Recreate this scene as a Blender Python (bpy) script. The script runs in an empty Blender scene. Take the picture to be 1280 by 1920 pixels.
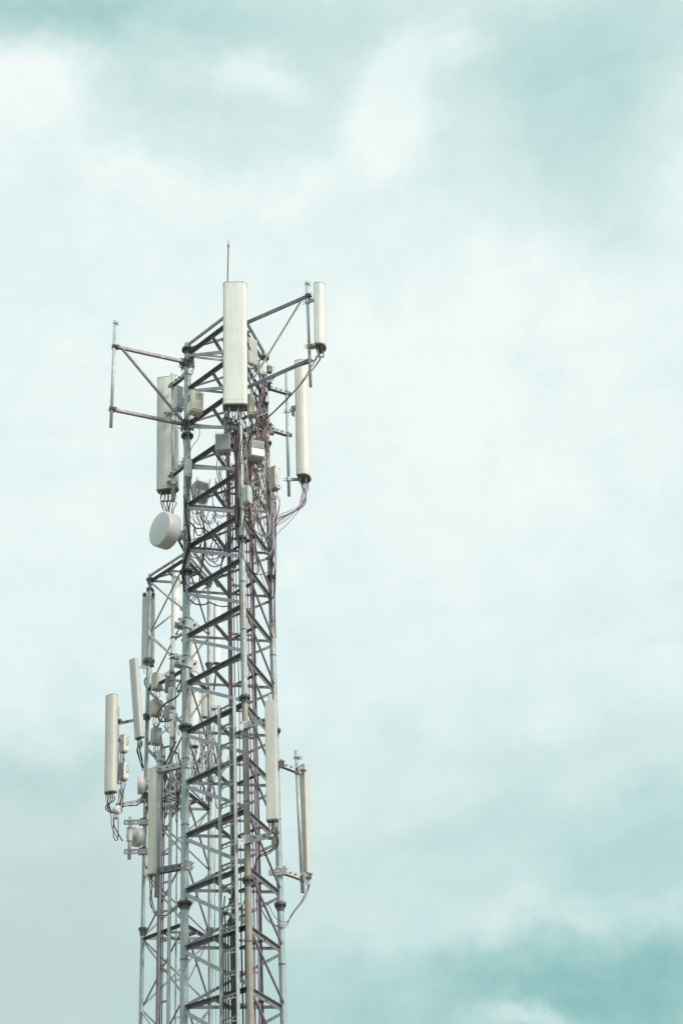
import bpy, bmesh, math, random
from mathutils import Vector, Matrix
random.seed(7)
R = math.radians
V = Vector
scene = bpy.context.scene
col = scene.collection

# ------------------------------------------------------------------ camera
F_PX, PITCH, ROLL = 2625.565, 0.5377, 0.06
EYE = V((0, 0, 1.7))
cam_d = bpy.data.cameras.new('camera')
cam = bpy.data.objects.new('camera', cam_d); col.objects.link(cam)
cam_d.sensor_fit = 'VERTICAL'; cam_d.sensor_height = 36.0
cam_d.lens = 36.0 * F_PX / 1920.0
cam_d.clip_start = 0.1; cam_d.clip_end = 6000
cam.matrix_world = Matrix.Translation(EYE) @ Matrix.Rotation(math.pi/2 + PITCH, 4, 'X') @ Matrix.Rotation(-ROLL, 4, 'Z')
scene.camera = cam
cP, sP, cR, sR = math.cos(PITCH), math.sin(PITCH), math.cos(ROLL), math.sin(ROLL)

def ray(px, py):
    u, v = (px - 640) / F_PX, (960 - py) / F_PX
    a, b = u * cR + v * sR, -u * sR + v * cR
    return V((a, cP - b * sP, sP + b * cP))

def P(px, py, Y):
    """point of the place seen at (px, py) of the photo, Y metres north of the viewer"""
    d = ray(px, py)
    return EYE + d * (Y / d.y)

def scale_at(p):
    q = p - EYE
    return F_PX / (q.y * cP + q.z * sP)

# ------------------------------------------------------------------ materials
def new_mat(name):
    m = bpy.data.materials.new(name); m.use_nodes = True
    nt = m.node_tree; nt.nodes.clear()
    out = nt.nodes.new('ShaderNodeOutputMaterial'); b = nt.nodes.new('ShaderNodeBsdfPrincipled')
    nt.links.new(b.outputs[0], out.inputs[0])
    return m, nt, b

def noise(nt, scale, detail=4, stretch=(1, 1, 1), rough=.6, coord='Object'):
    tc = nt.nodes.new('ShaderNodeTexCoord'); mp = nt.nodes.new('ShaderNodeMapping')
    mp.inputs['Scale'].default_value = stretch
    nt.links.new(tc.outputs[coord], mp.inputs[0])
    n = nt.nodes.new('ShaderNodeTexNoise'); n.inputs['Scale'].default_value = scale
    n.inputs['Detail'].default_value = detail; n.inputs['Roughness'].default_value = rough
    nt.links.new(mp.outputs[0], n.inputs['Vector'])
    return n.outputs['Fac']

def ramp(nt, fac, stops):
    r = nt.nodes.new('ShaderNodeValToRGB'); e = r.color_ramp.elements
    while len(e) < len(stops): e.new(.5)
    for k, (p, c) in enumerate(stops):
        e[k].position = p; e[k].color = (c, c, c, 1) if isinstance(c, (int, float)) else (*c, 1)
    nt.links.new(fac, r.inputs[0]); return r.outputs[0]

def mix(nt, fac, a, b, mode='MIX'):
    m = nt.nodes.new('ShaderNodeMix'); m.data_type = 'RGBA'; m.blend_type = mode
    if isinstance(fac, (int, float)): m.inputs[0].default_value = fac
    else: nt.links.new(fac, m.inputs[0])
    for s, v in ((6, a), (7, b)):
        if isinstance(v, tuple): m.inputs[s].default_value = (*v, 1)
        else: nt.links.new(v, m.inputs[s])
    return m.outputs[2]

def bump(nt, b, h, strength, dist=.01):
    n = nt.nodes.new('ShaderNodeBump'); n.inputs['Strength'].default_value = strength; n.inputs['Distance'].default_value = dist
    nt.links.new(h, n.inputs['Height']); nt.links.new(n.outputs[0], b.inputs['Normal'])

def steel(name, lo, hi, rust=0.0, metal=.25, rough=.5, rustcol=(.30, .19, .10), low_z=0):
    m, nt, b = new_mat(name)
    c = ramp(nt, noise(nt, 9, 6), [(.3, lo), (.7, hi)])
    fine = ramp(nt, noise(nt, 60, 3), [(.3, .72), (.75, 1.12)])
    c = mix(nt, 1.0, c, fine, 'MULTIPLY')
    streak = ramp(nt, noise(nt, 3, 5, (14, 14, .8)), [(.45, .0), (.75, .45)])
    c = mix(nt, streak, c, tuple(x * .55 for x in lo))
    if rust > 0:
        rf = ramp(nt, noise(nt, 1.1, 5, (1, 1, 1.0)), [(.62 - rust * .12, 0.), (.74, .8)])
        c = mix(nt, rf, c, rustcol)
    if low_z:
        tc = nt.nodes.new('ShaderNodeTexCoord'); sp = nt.nodes.new('ShaderNodeSeparateXYZ'); nt.links.new(tc.outputs['Object'], sp.inputs[0])
        mr = nt.nodes.new('ShaderNodeMapRange'); mr.inputs[1].default_value = low_z; mr.inputs[2].default_value = low_z - .05
        nt.links.new(sp.outputs[2], mr.inputs[0])
        pat = ramp(nt, noise(nt, 1.6, 5), [(.3, (.24, .19, .16)), (.55, (.36, .32, .28)), (.8, (.17, .135, .115))])
        c = mix(nt, mr.outputs[0], c, pat)
    nt.links.new(c, b.inputs['Base Color'])
    b.inputs['Metallic'].default_value = metal
    nt.links.new(ramp(nt, noise(nt, 20, 4), [(.3, rough - .12), (.7, rough + .15)]), b.inputs['Roughness'])
    bump(nt, b, noise(nt, 120, 3), .12, .004)
    return m

def painted(name, base, dirt, amount=.4, rough=.45, streaks=True):
    m, nt, b = new_mat(name)
    big = ramp(nt, noise(nt, 3.2, 5), [(.35, 0.), (.8, amount)])
    c = mix(nt, big, base, dirt)
    if streaks:
        s = ramp(nt, noise(nt, 5, 5, (9, 9, .35)), [(.48, 0.), (.8, amount)])
        c = mix(nt, s, c, tuple(x * .8 for x in dirt))
    spk = ramp(nt, noise(nt, 55, 2), [(.66, 0.), (.76, amount * .8)])
    c = mix(nt, spk, c, tuple(x * .6 for x in dirt))
    nt.links.new(c, b.inputs['Base Color'])
    nt.links.new(ramp(nt, noise(nt, 14, 4), [(.3, rough - .08), (.7, rough + .15)]), b.inputs['Roughness'])
    bump(nt, b, noise(nt, 40, 3), .06, .004)
    return m

M = {
    'leg': steel('galvanised_leg_steel', (.34, .42, .43), (.54, .61, .61), .85),
    'leg_brown': steel('weathered_leg_steel', (.36, .41, .41), (.54, .58, .56), .6, rustcol=(.30, .21, .13), low_z=9.7),
    'galv': steel('galvanised_steel', (.46, .50, .51), (.64, .68, .68), .15),
    'beam': steel('dull_beam_steel', (.15, .158, .185), (.27, .278, .31), 0, .1, .6),
    'brace': steel('brace_steel', (.40, .42, .44), (.54, .56, .58), .15, .1, .55),
    'brace_dull': steel('grey_beam_steel', (.22, .22, .23), (.36, .35, .36), .25, .15, .55),
    'pink': steel('purplish_steel', (.27, .23, .26), (.43, .39, .42), .2, .12, .55),
    'dark': steel('dark_clamp_steel', (.085, .095, .105), (.18, .19, .20), .1, .25, .55),
    'plate': steel('zinc_bracket_steel', (.46, .49, .49), (.64, .66, .64), .3),
    'rod': steel('tarnished_rod_steel', (.13, .08, .085), (.22, .15, .15), .3),
    'radome': painted('cream_radome', (.80, .805, .745), (.55, .545, .48), .45),
    'radome_warm': painted('beige_radome', (.67, .655, .60), (.44, .41, .35), .48),
    'radome_grey': painted('grey_radome', (.62, .64, .62), (.42, .42, .39), .4),
    'radome_white': painted('white_radome', (.88, .87, .83), (.62, .60, .55), .18),
    'cap': painted('grey_end_cap', (.16, .17, .17), (.08, .08, .08), .4),
    'rru': painted('grey_unit_casting', (.60, .63, .63), (.36, .37, .36), .4),
    'rru_dark': painted('dark_unit_casting', (.36, .38, .38), (.18, .18, .18), .45),
    'rru_pale': painted('pale_unit_casting', (.70, .71, .67), (.42, .41, .36), .35),
    'beige': painted('beige_plastic', (.78, .74, .62), (.52, .48, .37), .4),
    'brownish': painted('tan_unit_casting', (.52, .50, .44), (.30, .27, .22), .5),
    'green': painted('greenish_unit_casting', (.46, .50, .47), (.27, .29, .27), .5),
    'cover': painted('white_cover', (.84, .83, .78), (.6, .58, .52), .2),
    'dish': painted('dish_face', (.66, .68, .69), (.50, .51, .51), .35, streaks=False),
    'shroud': painted('dish_shroud', (.62, .62, .61), (.36, .345, .32), .5),
    'black': painted('black_cable_jacket', (.028, .028, .03), (.06, .058, .055), .4, .5, False),
    'plum': painted('faded_cable_jacket', (.20, .10, .16), (.30, .18, .25), .4, .5, False),
    'grey_cable': painted('grey_cable_jacket', (.50, .51, .50), (.3, .3, .3), .4, .5, False),
    'tan_cable': painted('tan_cable_jacket', (.46, .38, .31), (.28, .23, .19), .4, .5, False),
}

# ------------------------------------------------------------------ mesh builder
def frame(t, hint=None):
    t = t.normalized()
    h = V(hint) if hint is not None else (V((0, 0, 1)) if abs(t.z) < .9 else V((1, 0, 0)))
    n1 = h - t * h.dot(t)
    if n1.length < 1e-5:
        h = V((0, 1, 0)); n1 = h - t * h.dot(t)
    n1.normalize(); return t, n1, t.cross(n1)

class MB:
    def __init__(s): s.v = []; s.f = []; s.sm = []
    def face(s, idx, smooth=False): s.f.append(tuple(idx)); s.sm.append(smooth)
    def ring(s, c, n1, n2, r, n, r2=None):
        k = len(s.v); r2 = r if r2 is None else r2
        for i in range(n):
            a = 2 * math.pi * i / n
            s.v.append(c + n1 * (math.cos(a) * r) + n2 * (math.sin(a) * r2))
        return list(range(k, k + n))
    def cap(s, idx):
        k = len(s.v); s.v += [V(s.v[i]) for i in idx]; s.face(range(k, k + len(idx)))
    def bridge(s, A, B, smooth=True):
        n = len(A)
        for i in range(n): s.face((A[i], A[(i + 1) % n], B[(i + 1) % n], B[i]), smooth)
    def lathe(s, p, axis, prof, n=20, caps=True):
        """prof: (distance along axis, radius)"""
        t, n1, n2 = frame(V(axis)); prev = None
        for k, (h, r) in enumerate(prof):
            c = p + t * h
            ra = s.ring(c, n1, n2, r, n)
            if prev is None:
                if caps: s.cap(list(reversed(ra)))
            else: s.bridge(prev, ra, True)
            prev = ra
        if caps: s.cap(prev)
        return s
    def step(s, p, axis, segs, n=20):
        """crisp-edged stack: each seg = (h0, r0, h1, r1)"""
        for a in segs: s.lathe(p, axis, [(a[0], a[1]), (a[2], a[3])], n)
        return s
    def tube(s, p, q, r, n=12): return s.lathe(p, q - p, [(0, r), ((q - p).length, r)], n)
    def hollow(s, p, q, r, wall=.006, n=16):
        t = q - p; L = t.length
        t, n1, n2 = frame(t)
        o0 = s.ring(p, n1, n2, r, n); o1 = s.ring(q, n1, n2, r, n)
        i0 = s.ring(p, n1, n2, r - wall, n); i1 = s.ring(q, n1, n2, r - wall, n)
        s.bridge(o0, o1); s.bridge(i1, i0); s.bridge(o1, i1, False); s.bridge(i0, o0, False)
        return s
    def box(s, c, ax, ay, az, sx, sy, sz):
        k = len(s.v)
        for i in (-.5, .5):
            for j in (-.5, .5):
                for l in (-.5, .5): s.v.append(c + ax * (i * sx) + ay * (j * sy) + az * (l * sz))
        for f in ((0, 1, 3, 2), (4, 6, 7, 5), (0, 4, 5, 1), (2, 3, 7, 6), (0, 2, 6, 4), (1, 5, 7, 3)):
            s.face([k + i for i in f])
        return s
    def bar(s, p, q, w, h, hint=None):
        t, n1, n2 = frame(q - p, hint)
        return s.box((p + q) / 2, t, n1, n2, (q - p).length, h, w)
    def angle(s, p, q, out, size=.065, th=.008, fl=1, web=.72, bolts=False):
        """L section: flange on top reaching along `out`, web hanging at its inner edge"""
        t, n1, n2 = frame(q - p)
        o = V(out) - t * V(out).dot(t); o -= n1 * o.dot(n1); o.normalize()
        L = (q - p).length; c = (p + q) / 2
        f = size * fl; w = size * web
        s.box(c - o * (size - f) / 2, t, o, n1, L, f, th)
        s.box(c - o * (size / 2 - th / 2) - n1 * (w / 2 + th / 2), t, o, n1, L - .004, th, w)
        if bolts:
            for u in (.36, .64): s.tube(p + (q - p) * u - n1 * .015, p + (q - p) * u + n1 * .03, .008, 6)
        return s
    def path(s, pts, r, n=6):
        N = len(pts); prev = None; n1 = None
        for i, c in enumerate(pts):
            t = (pts[min(i + 1, N - 1)] - pts[max(i - 1, 0)])
            if t.length < 1e-6: continue
            t.normalize()
            if n1 is None: _, n1, _ = frame(t)
            n1 = n1 - t * n1.dot(t)
            if n1.length < 1e-4: _, n1, _ = frame(t)
            n1.normalize(); n2 = t.cross(n1)
            ra = s.ring(c, n1, n2, r, n)
            if prev is None: s.face(list(reversed(ra)))
            else: s.bridge(prev, ra)
            prev = ra
        s.face(prev); return s
    def extrude(s, prof, p, q, ax, ay, sc0=1, sc1=1, smooth=True, caps=True):
        """2D profile swept from p to q"""
        A = len(s.v); n = len(prof)
        for c, sc in ((p, sc0), (q, sc1)):
            for x, y in prof: s.v.append(c + ax * (x * sc) + ay * (y * sc))
        for i in range(n):
            j = (i + 1) % n; s.face((A + i, A + j, A + n + j, A + n + i), smooth)
        if caps:
            s.cap([A + i for i in reversed(range(n))]); s.cap([A + n + i for i in range(n)])
        return s

origins = {}
def empty(name, loc, label, cat, group=None):
    o = bpy.data.objects.new(name, None); col.objects.link(o)
    o.empty_display_size = .2; o.location = loc
    o['label'] = label; o['category'] = cat
    if group: o['group'] = group
    origins[o.name] = V(loc); return o

def build(name, mb, mat, parent=None, label=None, cat=None, group=None, bevel=0, autosmooth=False):
    base = V((0, 0, 0))
    if parent is not None: base = origins[parent.name]
    else:
        zs = sorted(mb.v, key=lambda v: v.z); base = V(zs[0])
    me = bpy.data.meshes.new(name)
    me.from_pydata([tuple(v - base) for v in mb.v], [], mb.f)
    me.polygons.foreach_set('use_smooth', mb.sm)
    bm = bmesh.new(); bm.from_mesh(me)
    bmesh.ops.recalc_face_normals(bm, faces=bm.faces)
    if bevel:
        ed = [e for e in bm.edges if len(e.link_faces) == 2 and e.calc_face_angle(0) > R(40)]
        bmesh.ops.bevel(bm, geom=ed, offset=bevel, segments=2, affect='EDGES', clamp_overlap=True)
    bm.to_mesh(me); bm.free()
    me.materials.append(mat); me.update()
    o = bpy.data.objects.new(name, me); col.objects.link(o)
    if parent is not None: o.parent = parent
    else: o.location = base
    origins[o.name] = base
    if label: o['label'] = label
    if cat: o['category'] = cat
    if group: o['group'] = group
    return o

def smooth_path(pts, per=7):
    out = []
    n = len(pts)
    for i in range(n - 1):
        p0 = pts[max(i - 1, 0)]; p1 = pts[i]; p2 = pts[i + 1]; p3 = pts[min(i + 2, n - 1)]
        for k in range(per):
            t = k / per; t2 = t * t; t3 = t2 * t
            out.append(.5 * ((2 * p1) + (p2 - p0) * t + (2 * p0 - 5 * p1 + 4 * p2 - p3) * t2 + (3 * p1 - p0 - 3 * p2 + p3) * t3))
    out.append(pts[-1]); return out

def cable_mb(pts, r=.009, n=6): return MB().path(smooth_path(pts), r, n)

def hdir(a):
    """horizontal direction: 0 = towards the viewer, positive = to the right"""
    return V((math.sin(R(a)), -math.cos(R(a)), 0))
UP = V((0, 0, 1))

# ------------------------------------------------------------------ the ground
def ground():
    m, nt, b = new_mat('grass_and_soil')
    c = ramp(nt, noise(nt, .35, 8), [(.3, (.10, .10, .07)), (.5, (.18, .17, .14)), (.72, (.28, .26, .21))])
    nt.links.new(c, b.inputs['Base Color']); b.inputs['Roughness'].default_value = .95
    bump(nt, b, noise(nt, 4, 6), .6, .1)
    mb = MB(); n = 24; S = 4000
    for i in range(n + 1):
        for j in range(n + 1): mb.v.append(V(((i / n - .5) * S, (j / n - .5) * S, 0)))
    for i in range(n):
        for j in range(n):
            k = i * (n + 1) + j; mb.face((k, k + n + 1, k + n + 2, k + 1))
    o = build('ground', mb, m); o['kind'] = 'structure'
ground()

# ------------------------------------------------------------------ front tower
Z = lambda z: V((0, 0, z + 1.7))
LEG1 = {'F': V((-1.5281, 18.4137, 0)), 'R': V((-1.1898, 19.7206, 0)), 'L': V((-2.4908, 19.3601, 0))}
CEN1 = (LEG1['F'] + LEG1['R'] + LEG1['L']) / 3
LEV1 = [14.927, 14.17, 13.442] + [12.632 - .7825 * k for k in range(19)]
TOP1 = 15.13
tower1 = empty('lattice_tower', CEN1, 'tall grey three-legged lattice mast carrying the large cream antennas, front one of the two', 'lattice mast')
RAD1 = {'L': .058, 'F': .045, 'R': .047}
leg_obj = {}
for k, p in LEG1.items():
    mb = MB().tube(p, p + Z(TOP1), RAD1[k], 20)
    leg_obj[k] = build('leg', mb, M['leg_brown' if k == 'F' else 'leg'], tower1)
    for zf in (15.0, 13.2, 10.62, 8.01, 5.40, 2.8, .2):
        c = p + Z(zf); r = RAD1[k]
        fm = MB().step(c, UP, [(0.002, r * 1.8, .016, r * 1.8), (-.016, r * 1.8, -.002, r * 1.8)], 22)
        for kk in range(6):      # gussets
            d = hdir(60 * kk + 20); t = V((-d.y, d.x, 0))
            i0 = len(fm.v)
            for s in (-.004, .004):
                fm.v += [c + d * (r + .001) - UP * .02 + t * s, c + d * (r * 1.65) - UP * .02 + t * s, c + d * (r + .001) - UP * .09 + t * s]
            fm.face((i0, i0 + 1, i0 + 2)); fm.face((i0 + 3, i0 + 5, i0 + 4))
            fm.face((i0, i0 + 3, i0 + 4, i0 + 1)); fm.face((i0 + 1, i0 + 4, i0 + 5, i0 + 2)); fm.face((i0 + 2, i0 + 5, i0 + 3, i0))
            a = R(60 * kk + 50); b0 = c + V((math.cos(a), math.sin(a), 0)) * r * 1.42
            fm.tube(b0 - UP * .045, b0 + UP * .04, .009, 6)
        fm.tube(c - UP * .10, c - UP * .02, r + .004, 20)
        build('flange', fm, M['dark'], leg_obj[k])
    for zb in [z for z in (14.55, 12.3, 11.9, 11.5, 11.1, 9.9, 9.2, 7.4, 6.6, 4.6)]:
        zz = zb + random.uniform(-.15, .15)
        build('band', MB().tube(p + Z(zz), p + Z(zz + .014), RAD1[k] + .004, 16), M['dark'], leg_obj[k])
def toward(a, b, d): return (b - a).normalized() * d
def out_normal(a, b, cen):
    t = (b - a).normalized(); n = V((t.y, -t.x, 0)); m = (a + b) / 2 - cen
    return n if n.dot(V((m.x, m.y, 0))) > 0 else -n
faces1 = [('L', 'F'), ('F', 'R'), ('R', 'L')]
for i, z in enumerate(LEV1):
    mid = {}
    for a, b in faces1:
        pa, pb = LEG1[a], LEG1[b]; on = out_normal(pa, pb, CEN1)
        p = pa + toward(pa, pb, RAD1[a] * .8); q = pb + toward(pb, pa, RAD1[b] * .8)
        w = .066 if a != 'R' else .05
        build('ring_beam', MB().angle(p + Z(z), q + Z(z), on, w, .008, .6 if a == 'F' else 1, .95 if a == 'F' else .72, a == 'L'), M['brace_dull' if a == 'F' else 'beam'], tower1)
        mid[a + b] = (pa + pb) / 2 + Z(z)
        # gusset plates where the beam meets its legs
        if i + 1 < len(LEV1):
            z2 = LEV1[i + 1]
            p2 = p + Z(z - .085); q2 = q + Z(z2 + .04)
            if a == 'L': mbr = MB().bar(p2 + on * .02, q2 + on * .02, .01, .052, UP).bar(p2 + on * .004 - UP * .024, q2 + on * .004 - UP * .024, .022, .006, UP); mt = M['brace']
            elif a == 'F': mbr = MB().tube(p2 + on * .015, q2 + on * .015, .017, 10); mt = M['pink']
            else: mbr = MB().angle(p2, q2, on, .05, .006); mt = M['beam']
            build('diagonal_brace', mbr, mt, tower1)
    dz = V((0, 0, -.03))
    for u, v, w in (('LF', 'RL', .046), ('FR', 'RL', .034)):
        p, q = mid[u], mid[v]; d = (q - p).normalized() * .02
        build('plan_brace', MB().angle(p + d + dz, q - d + dz, V((0.5, -.8, 0)), w, .006), M['brace' if u == 'LF' and v == 'RL' else 'beam'], tower1)
for a, b in faces1[:2]:
    build('top_rail', MB().tube(LEG1[a] + Z(TOP1 - .02), LEG1[b] + Z(TOP1 - .02), .03, 16), M['galv'], tower1)
build('top_rail', MB().tube(LEG1['L'] + Z(TOP1 - .1), (LEG1['F'] + LEG1['R']) / 2 + Z(TOP1 - .03), .026, 14), M['galv'], tower1)
build('top_rail', MB().angle(LEG1['R'] + Z(14.86), LEG1['L'] + Z(14.86), V((0, 1, 0)), .045), M['pink'], tower1)

# ------------------------------------------------------------------ rear tower
K2 = 1.078
X2, TH2, Z02, H2, S2, D2 = -3.3151 * K2, .2484, 13.6598 * K2, 1.2021 * K2, 1.2063 * K2, 25.0 * K2
RR = S2 / math.sqrt(3)
LEG2 = {n: V((X2 + RR * math.sin(TH2 + o), D2 - RR * math.cos(TH2 + o), 0)) for n, o in (('F', 0), ('R', 2 * math.pi / 3), ('L', -2 * math.pi / 3))}
CEN2 = V((X2, D2, 0))
tower2 = empty('lattice_tower', CEN2, 'shorter cross-braced lattice mast standing behind and left of the taller front one', 'lattice mast')
TOP2 = Z02 + .16
for k, p in LEG2.items():
    lg = build('leg', MB().tube(p, p + Z(TOP2), .042, 18), M['leg'], tower2)
    for zf in (TOP2 - .13, Z02 - 1.95, Z02 - 4.9, Z02 - 7.6, Z02 - 10.2):
        c = p + Z(zf); r = .042
        fm = MB().step(c, UP, [(0.002, r * 2, .02, r * 2), (-.02, r * 2, -.002, r * 2), (-.14, r * 1.06, -.021, r * 1.7)], 20)
        build('flange', fm, M['dark'], lg)
faces2 = [('L', 'F'), ('F', 'R'), ('R', 'L')]
for k in range(0, 13):
    z = Z02 - k * H2
    if z < -1.5: break
    for a, b in faces2:
        pa, pb = LEG2[a], LEG2[b]; on = out_normal(pa, pb, CEN2)
        p = pa + toward(pa, pb, .03); q = pb + toward(pb, pa, .03)
        if k % 2 == 0:
            if a == 'R': build('ring_beam', MB().bar(p + Z(z), q + Z(z), .045, .045), M['pink'], tower2)
            else: build('ring_beam', MB().angle(p + Z(z), q + Z(z), on, .065, .008), M['beam'], tower2)
        if z - H2 > -1.6:
            build('diagonal_brace', MB().tube(p + Z(z - .06) + on * .012, q + Z(z - H2 + .05) + on * .012, .02, 10), M['brace_dull' if a == 'F' else 'brace'], tower2)
            build('diagonal_brace', MB().tube(q + Z(z - .05) - on * .03, p + Z(z - H2 + .05) - on * .03, .017, 10), M['brace_dull'], tower2)
    if k % 2 == 0:
        mids = [(LEG2[a] + LEG2[b]) / 2 + Z(z - .03) for a, b in faces2]
        for j in range(3):
            build('plan_brace', MB().bar(mids[j], mids[(j + 1) % 3], .04, .04), M['beam'], tower2)
for a, b in faces2[:2]:
    build('top_rail', MB().tube(LEG2[a] + Z(TOP2 - .03), LEG2[b] + Z(TOP2 - .03), .032, 14), M['galv'], tower2)
build('top_rail', MB().tube(LEG2['L'] + Z(TOP2 - .12), (LEG2['F'] + LEG2['R']) / 2 + Z(TOP2 - .05), .022, 12), M['brace'], tower2)

# ------------------------------------------------------------------ kit of parts
def vline(x0, y0, x1, y1, Y, Y2=None):
    """bottom, top points of an upright piece"""
    return P(x1, y1, Y2 if Y2 else Y), P(x0, y0, Y)

def radome_profile(w, d, front=.5, n=10, k=2.6):
    """flat back, round-shouldered front; x across, y outwards"""
    pts = [(-w / 2 * .93, -d / 2), (w / 2 * .93, -d / 2), (w / 2, -d / 2 + d * .08)]
    y0 = -d / 2 + d * front
    for i in range(n + 1):
        a = math.pi * i / n
        cx, sx = math.cos(a), math.sin(a)
        e = 2 / k
        pts.append((w / 2 * math.copysign(abs(cx) ** e, cx), y0 + (d / 2 - y0) * abs(sx) ** e))
    pts.append((-w / 2, -d / 2 + d * .08))
    return pts

def antenna(label, bot, top, w, d, face, mat, conn=6, cables=None, group=None, cabr=.008, cabmat='black', k=2.6, front=.5, seam=True, bracket=None):
    ax_up = (top - bot).normalized()
    ay = hdir(face); ay = (ay - ax_up * ay.dot(ax_up)).normalized()
    ax = ay.cross(ax_up); ax.normalize()
    root = empty('panel_antenna', bot, label, 'antenna', group)
    prof = radome_profile(w, d, front, 12, k)
    mb = MB()
    # the shell: slightly drawn-in ends
    L = (top - bot).length
    mb.extrude(prof, bot + ax_up * .012, top - ax_up * .012, ax, ay, 1, 1, True, True)
    rad = build('radome', mb, mat, root)
    build('top_cap', MB().extrude(prof, top - ax_up * .0125, top, ax, ay, 1.03, .97, False), M['cap'] if w > .2 else M['rru'], root)
    build('bottom_cap', MB().extrude(prof, bot - ax_up * .012, bot + ax_up * .0125, ax, ay, .97, 1.035, False), M['cap'], root)
    if seam:
        build('edge_strip', MB().bar(bot - ay * d * .5 + ax * w * .44, top - ay * d * .5 + ax * w * .44, .012, .008, ay), M['rru'], rad)
        build('edge_strip', MB().bar(bot - ay * d * .5 - ax * w * .44, top - ay * d * .5 - ax * w * .44, .012, .008, ay), M['rru'], rad)
    if w > .11:
        for sg in (-1, 1):
            e0 = ax * (w * .5 * sg) - ay * d * .12
            build('side_seam', MB().box((bot + top) / 2 + e0, ax, ay, ax_up, .006, .009, L - .05), M['rru'], rad)
        build('joint_line', MB().extrude([(x * 1.008, y * 1.008) for x, y in prof], bot + ax_up * L * .035, bot + ax_up * (L * .035 + .006), ax, ay, 1, 1, True), M['rru'], rad)
    spots = []
    rows = 2 if conn > 4 else 1
    per = math.ceil(conn / rows)
    for i in range(conn):
        r_, c_ = divmod(i, per)
        x = (c_ + .5) / per - .5; y = (-.22 + .4 * r_) if rows == 2 else 0
        c = bot + ax * (x * w * .82) + ay * (y * d) - ax_up * .012
        ln = random.uniform(.035, .055)
        build('connector', MB().step(c, -ax_up, [(0, .011, ln, .011), (ln, .008, ln + .03, .007)], 10), M['dark'] if i % 3 else M['plate'], root)
        spots.append(c - ax_up * (ln + .02))
    if cables:
        for i, sp in enumerate(spots):
            tgt = cables[i % len(cables)]
            pts = [sp, sp - ax_up * random.uniform(.06, .11)] + [t + V((random.uniform(-1, 1), random.uniform(-1, 1), random.uniform(-.6, .6))) * (.012 + .02 * (len(tgt) > 1) * (j / len(tgt))) for j, t in enumerate(tgt)]
            build('cable', cable_mb(pts, cabr * random.uniform(.75, 1.15)), M[cabmat if random.random() < .75 else 'tan_cable' if random.random() < .5 else 'plum'], root)
    if bracket:
        for bp in bracket:     # (antenna end, pipe end)
            a, b = bp
            t = (b - a)
            m = MB().bar(a, b, .03, .05)
            m.bar(a + UP * .04, a - UP * .05, .06, .02, t).tube(b - UP * .035, b + UP * .035, .038, 14)
            s = t.cross(UP).normalized() if t.length > 1e-4 else V((1, 0, 0))
            m.tube(b + s * .03 - t.normalized() * .02, b + s * .03 + t.normalized() * .09, .006, 6).tube(b - s * .03 - t.normalized() * .02, b - s * .03 + t.normalized() * .09, .006, 6)
            build('bracket', m, M['plate'], root)
    return root

def pipe_thing(name, label, cat, bot, top, r, mat='galv', group=None):
    root = empty(name, bot, label, cat, group)
    build('pipe', MB().hollow(bot, top, r), M[mat], root)
    return root

def clamp(root, c, r=.045, d=None, mat='dark', size=.05, bolts=2):
    """U-bolt clamp round an upright pipe at c, opening along d"""
    d = (d or hdir(0)).normalized(); s = d.cross(UP)
    m = MB().tube(c - UP * size / 2, c + UP * size / 2, r, 14)
    for h in ([-.3, .3] if bolts > 1 else [0]):
        for sg in (-1, 1):
            a = c + UP * (size * h) + s * (r * 1.05 * sg)
            m.tube(a - d * (r * 1.3), a + d * (r * 2.3), .0055, 6).tube(a + d * (r * 1.5), a + d * (r * 1.5 + .01), .012, 6)
    m.box(c + d * (r * 1.15), d, s, UP, .008, r * 2.8, size * 1.3)
    return build('clamp', m, M[mat], root)

def bracket_arm(root, a, b, h=.07, mat='plate', name='arm', slots=True):
    """channel arm of folded plate with bolts through it, from a to b"""
    t, n1, n2 = frame(b - a); L = (b - a).length
    m = MB()
    m.bar(a + n2 * .035, b + n2 * .03, .006, h).bar(a - n2 * .035, b - n2 * .03, .006, h)
    m.bar(a + n1 * (h / 2) , b + n1 * (h / 2), .062, .006)
    o = build(name, m, M[mat], root)
    for u in (.12, .38, .62, .88):
        c = a + (b - a) * u
        m = MB().step(c - n2 * .07, n2, [(0, .006, .02, .006), (.02, .012, .03, .012), (.03, .006, .11, .006), (.11, .012, .12, .012), (.12, .006, .14, .006)], 6)
        build('bolt', m, M['dark'], o)
    return o

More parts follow.
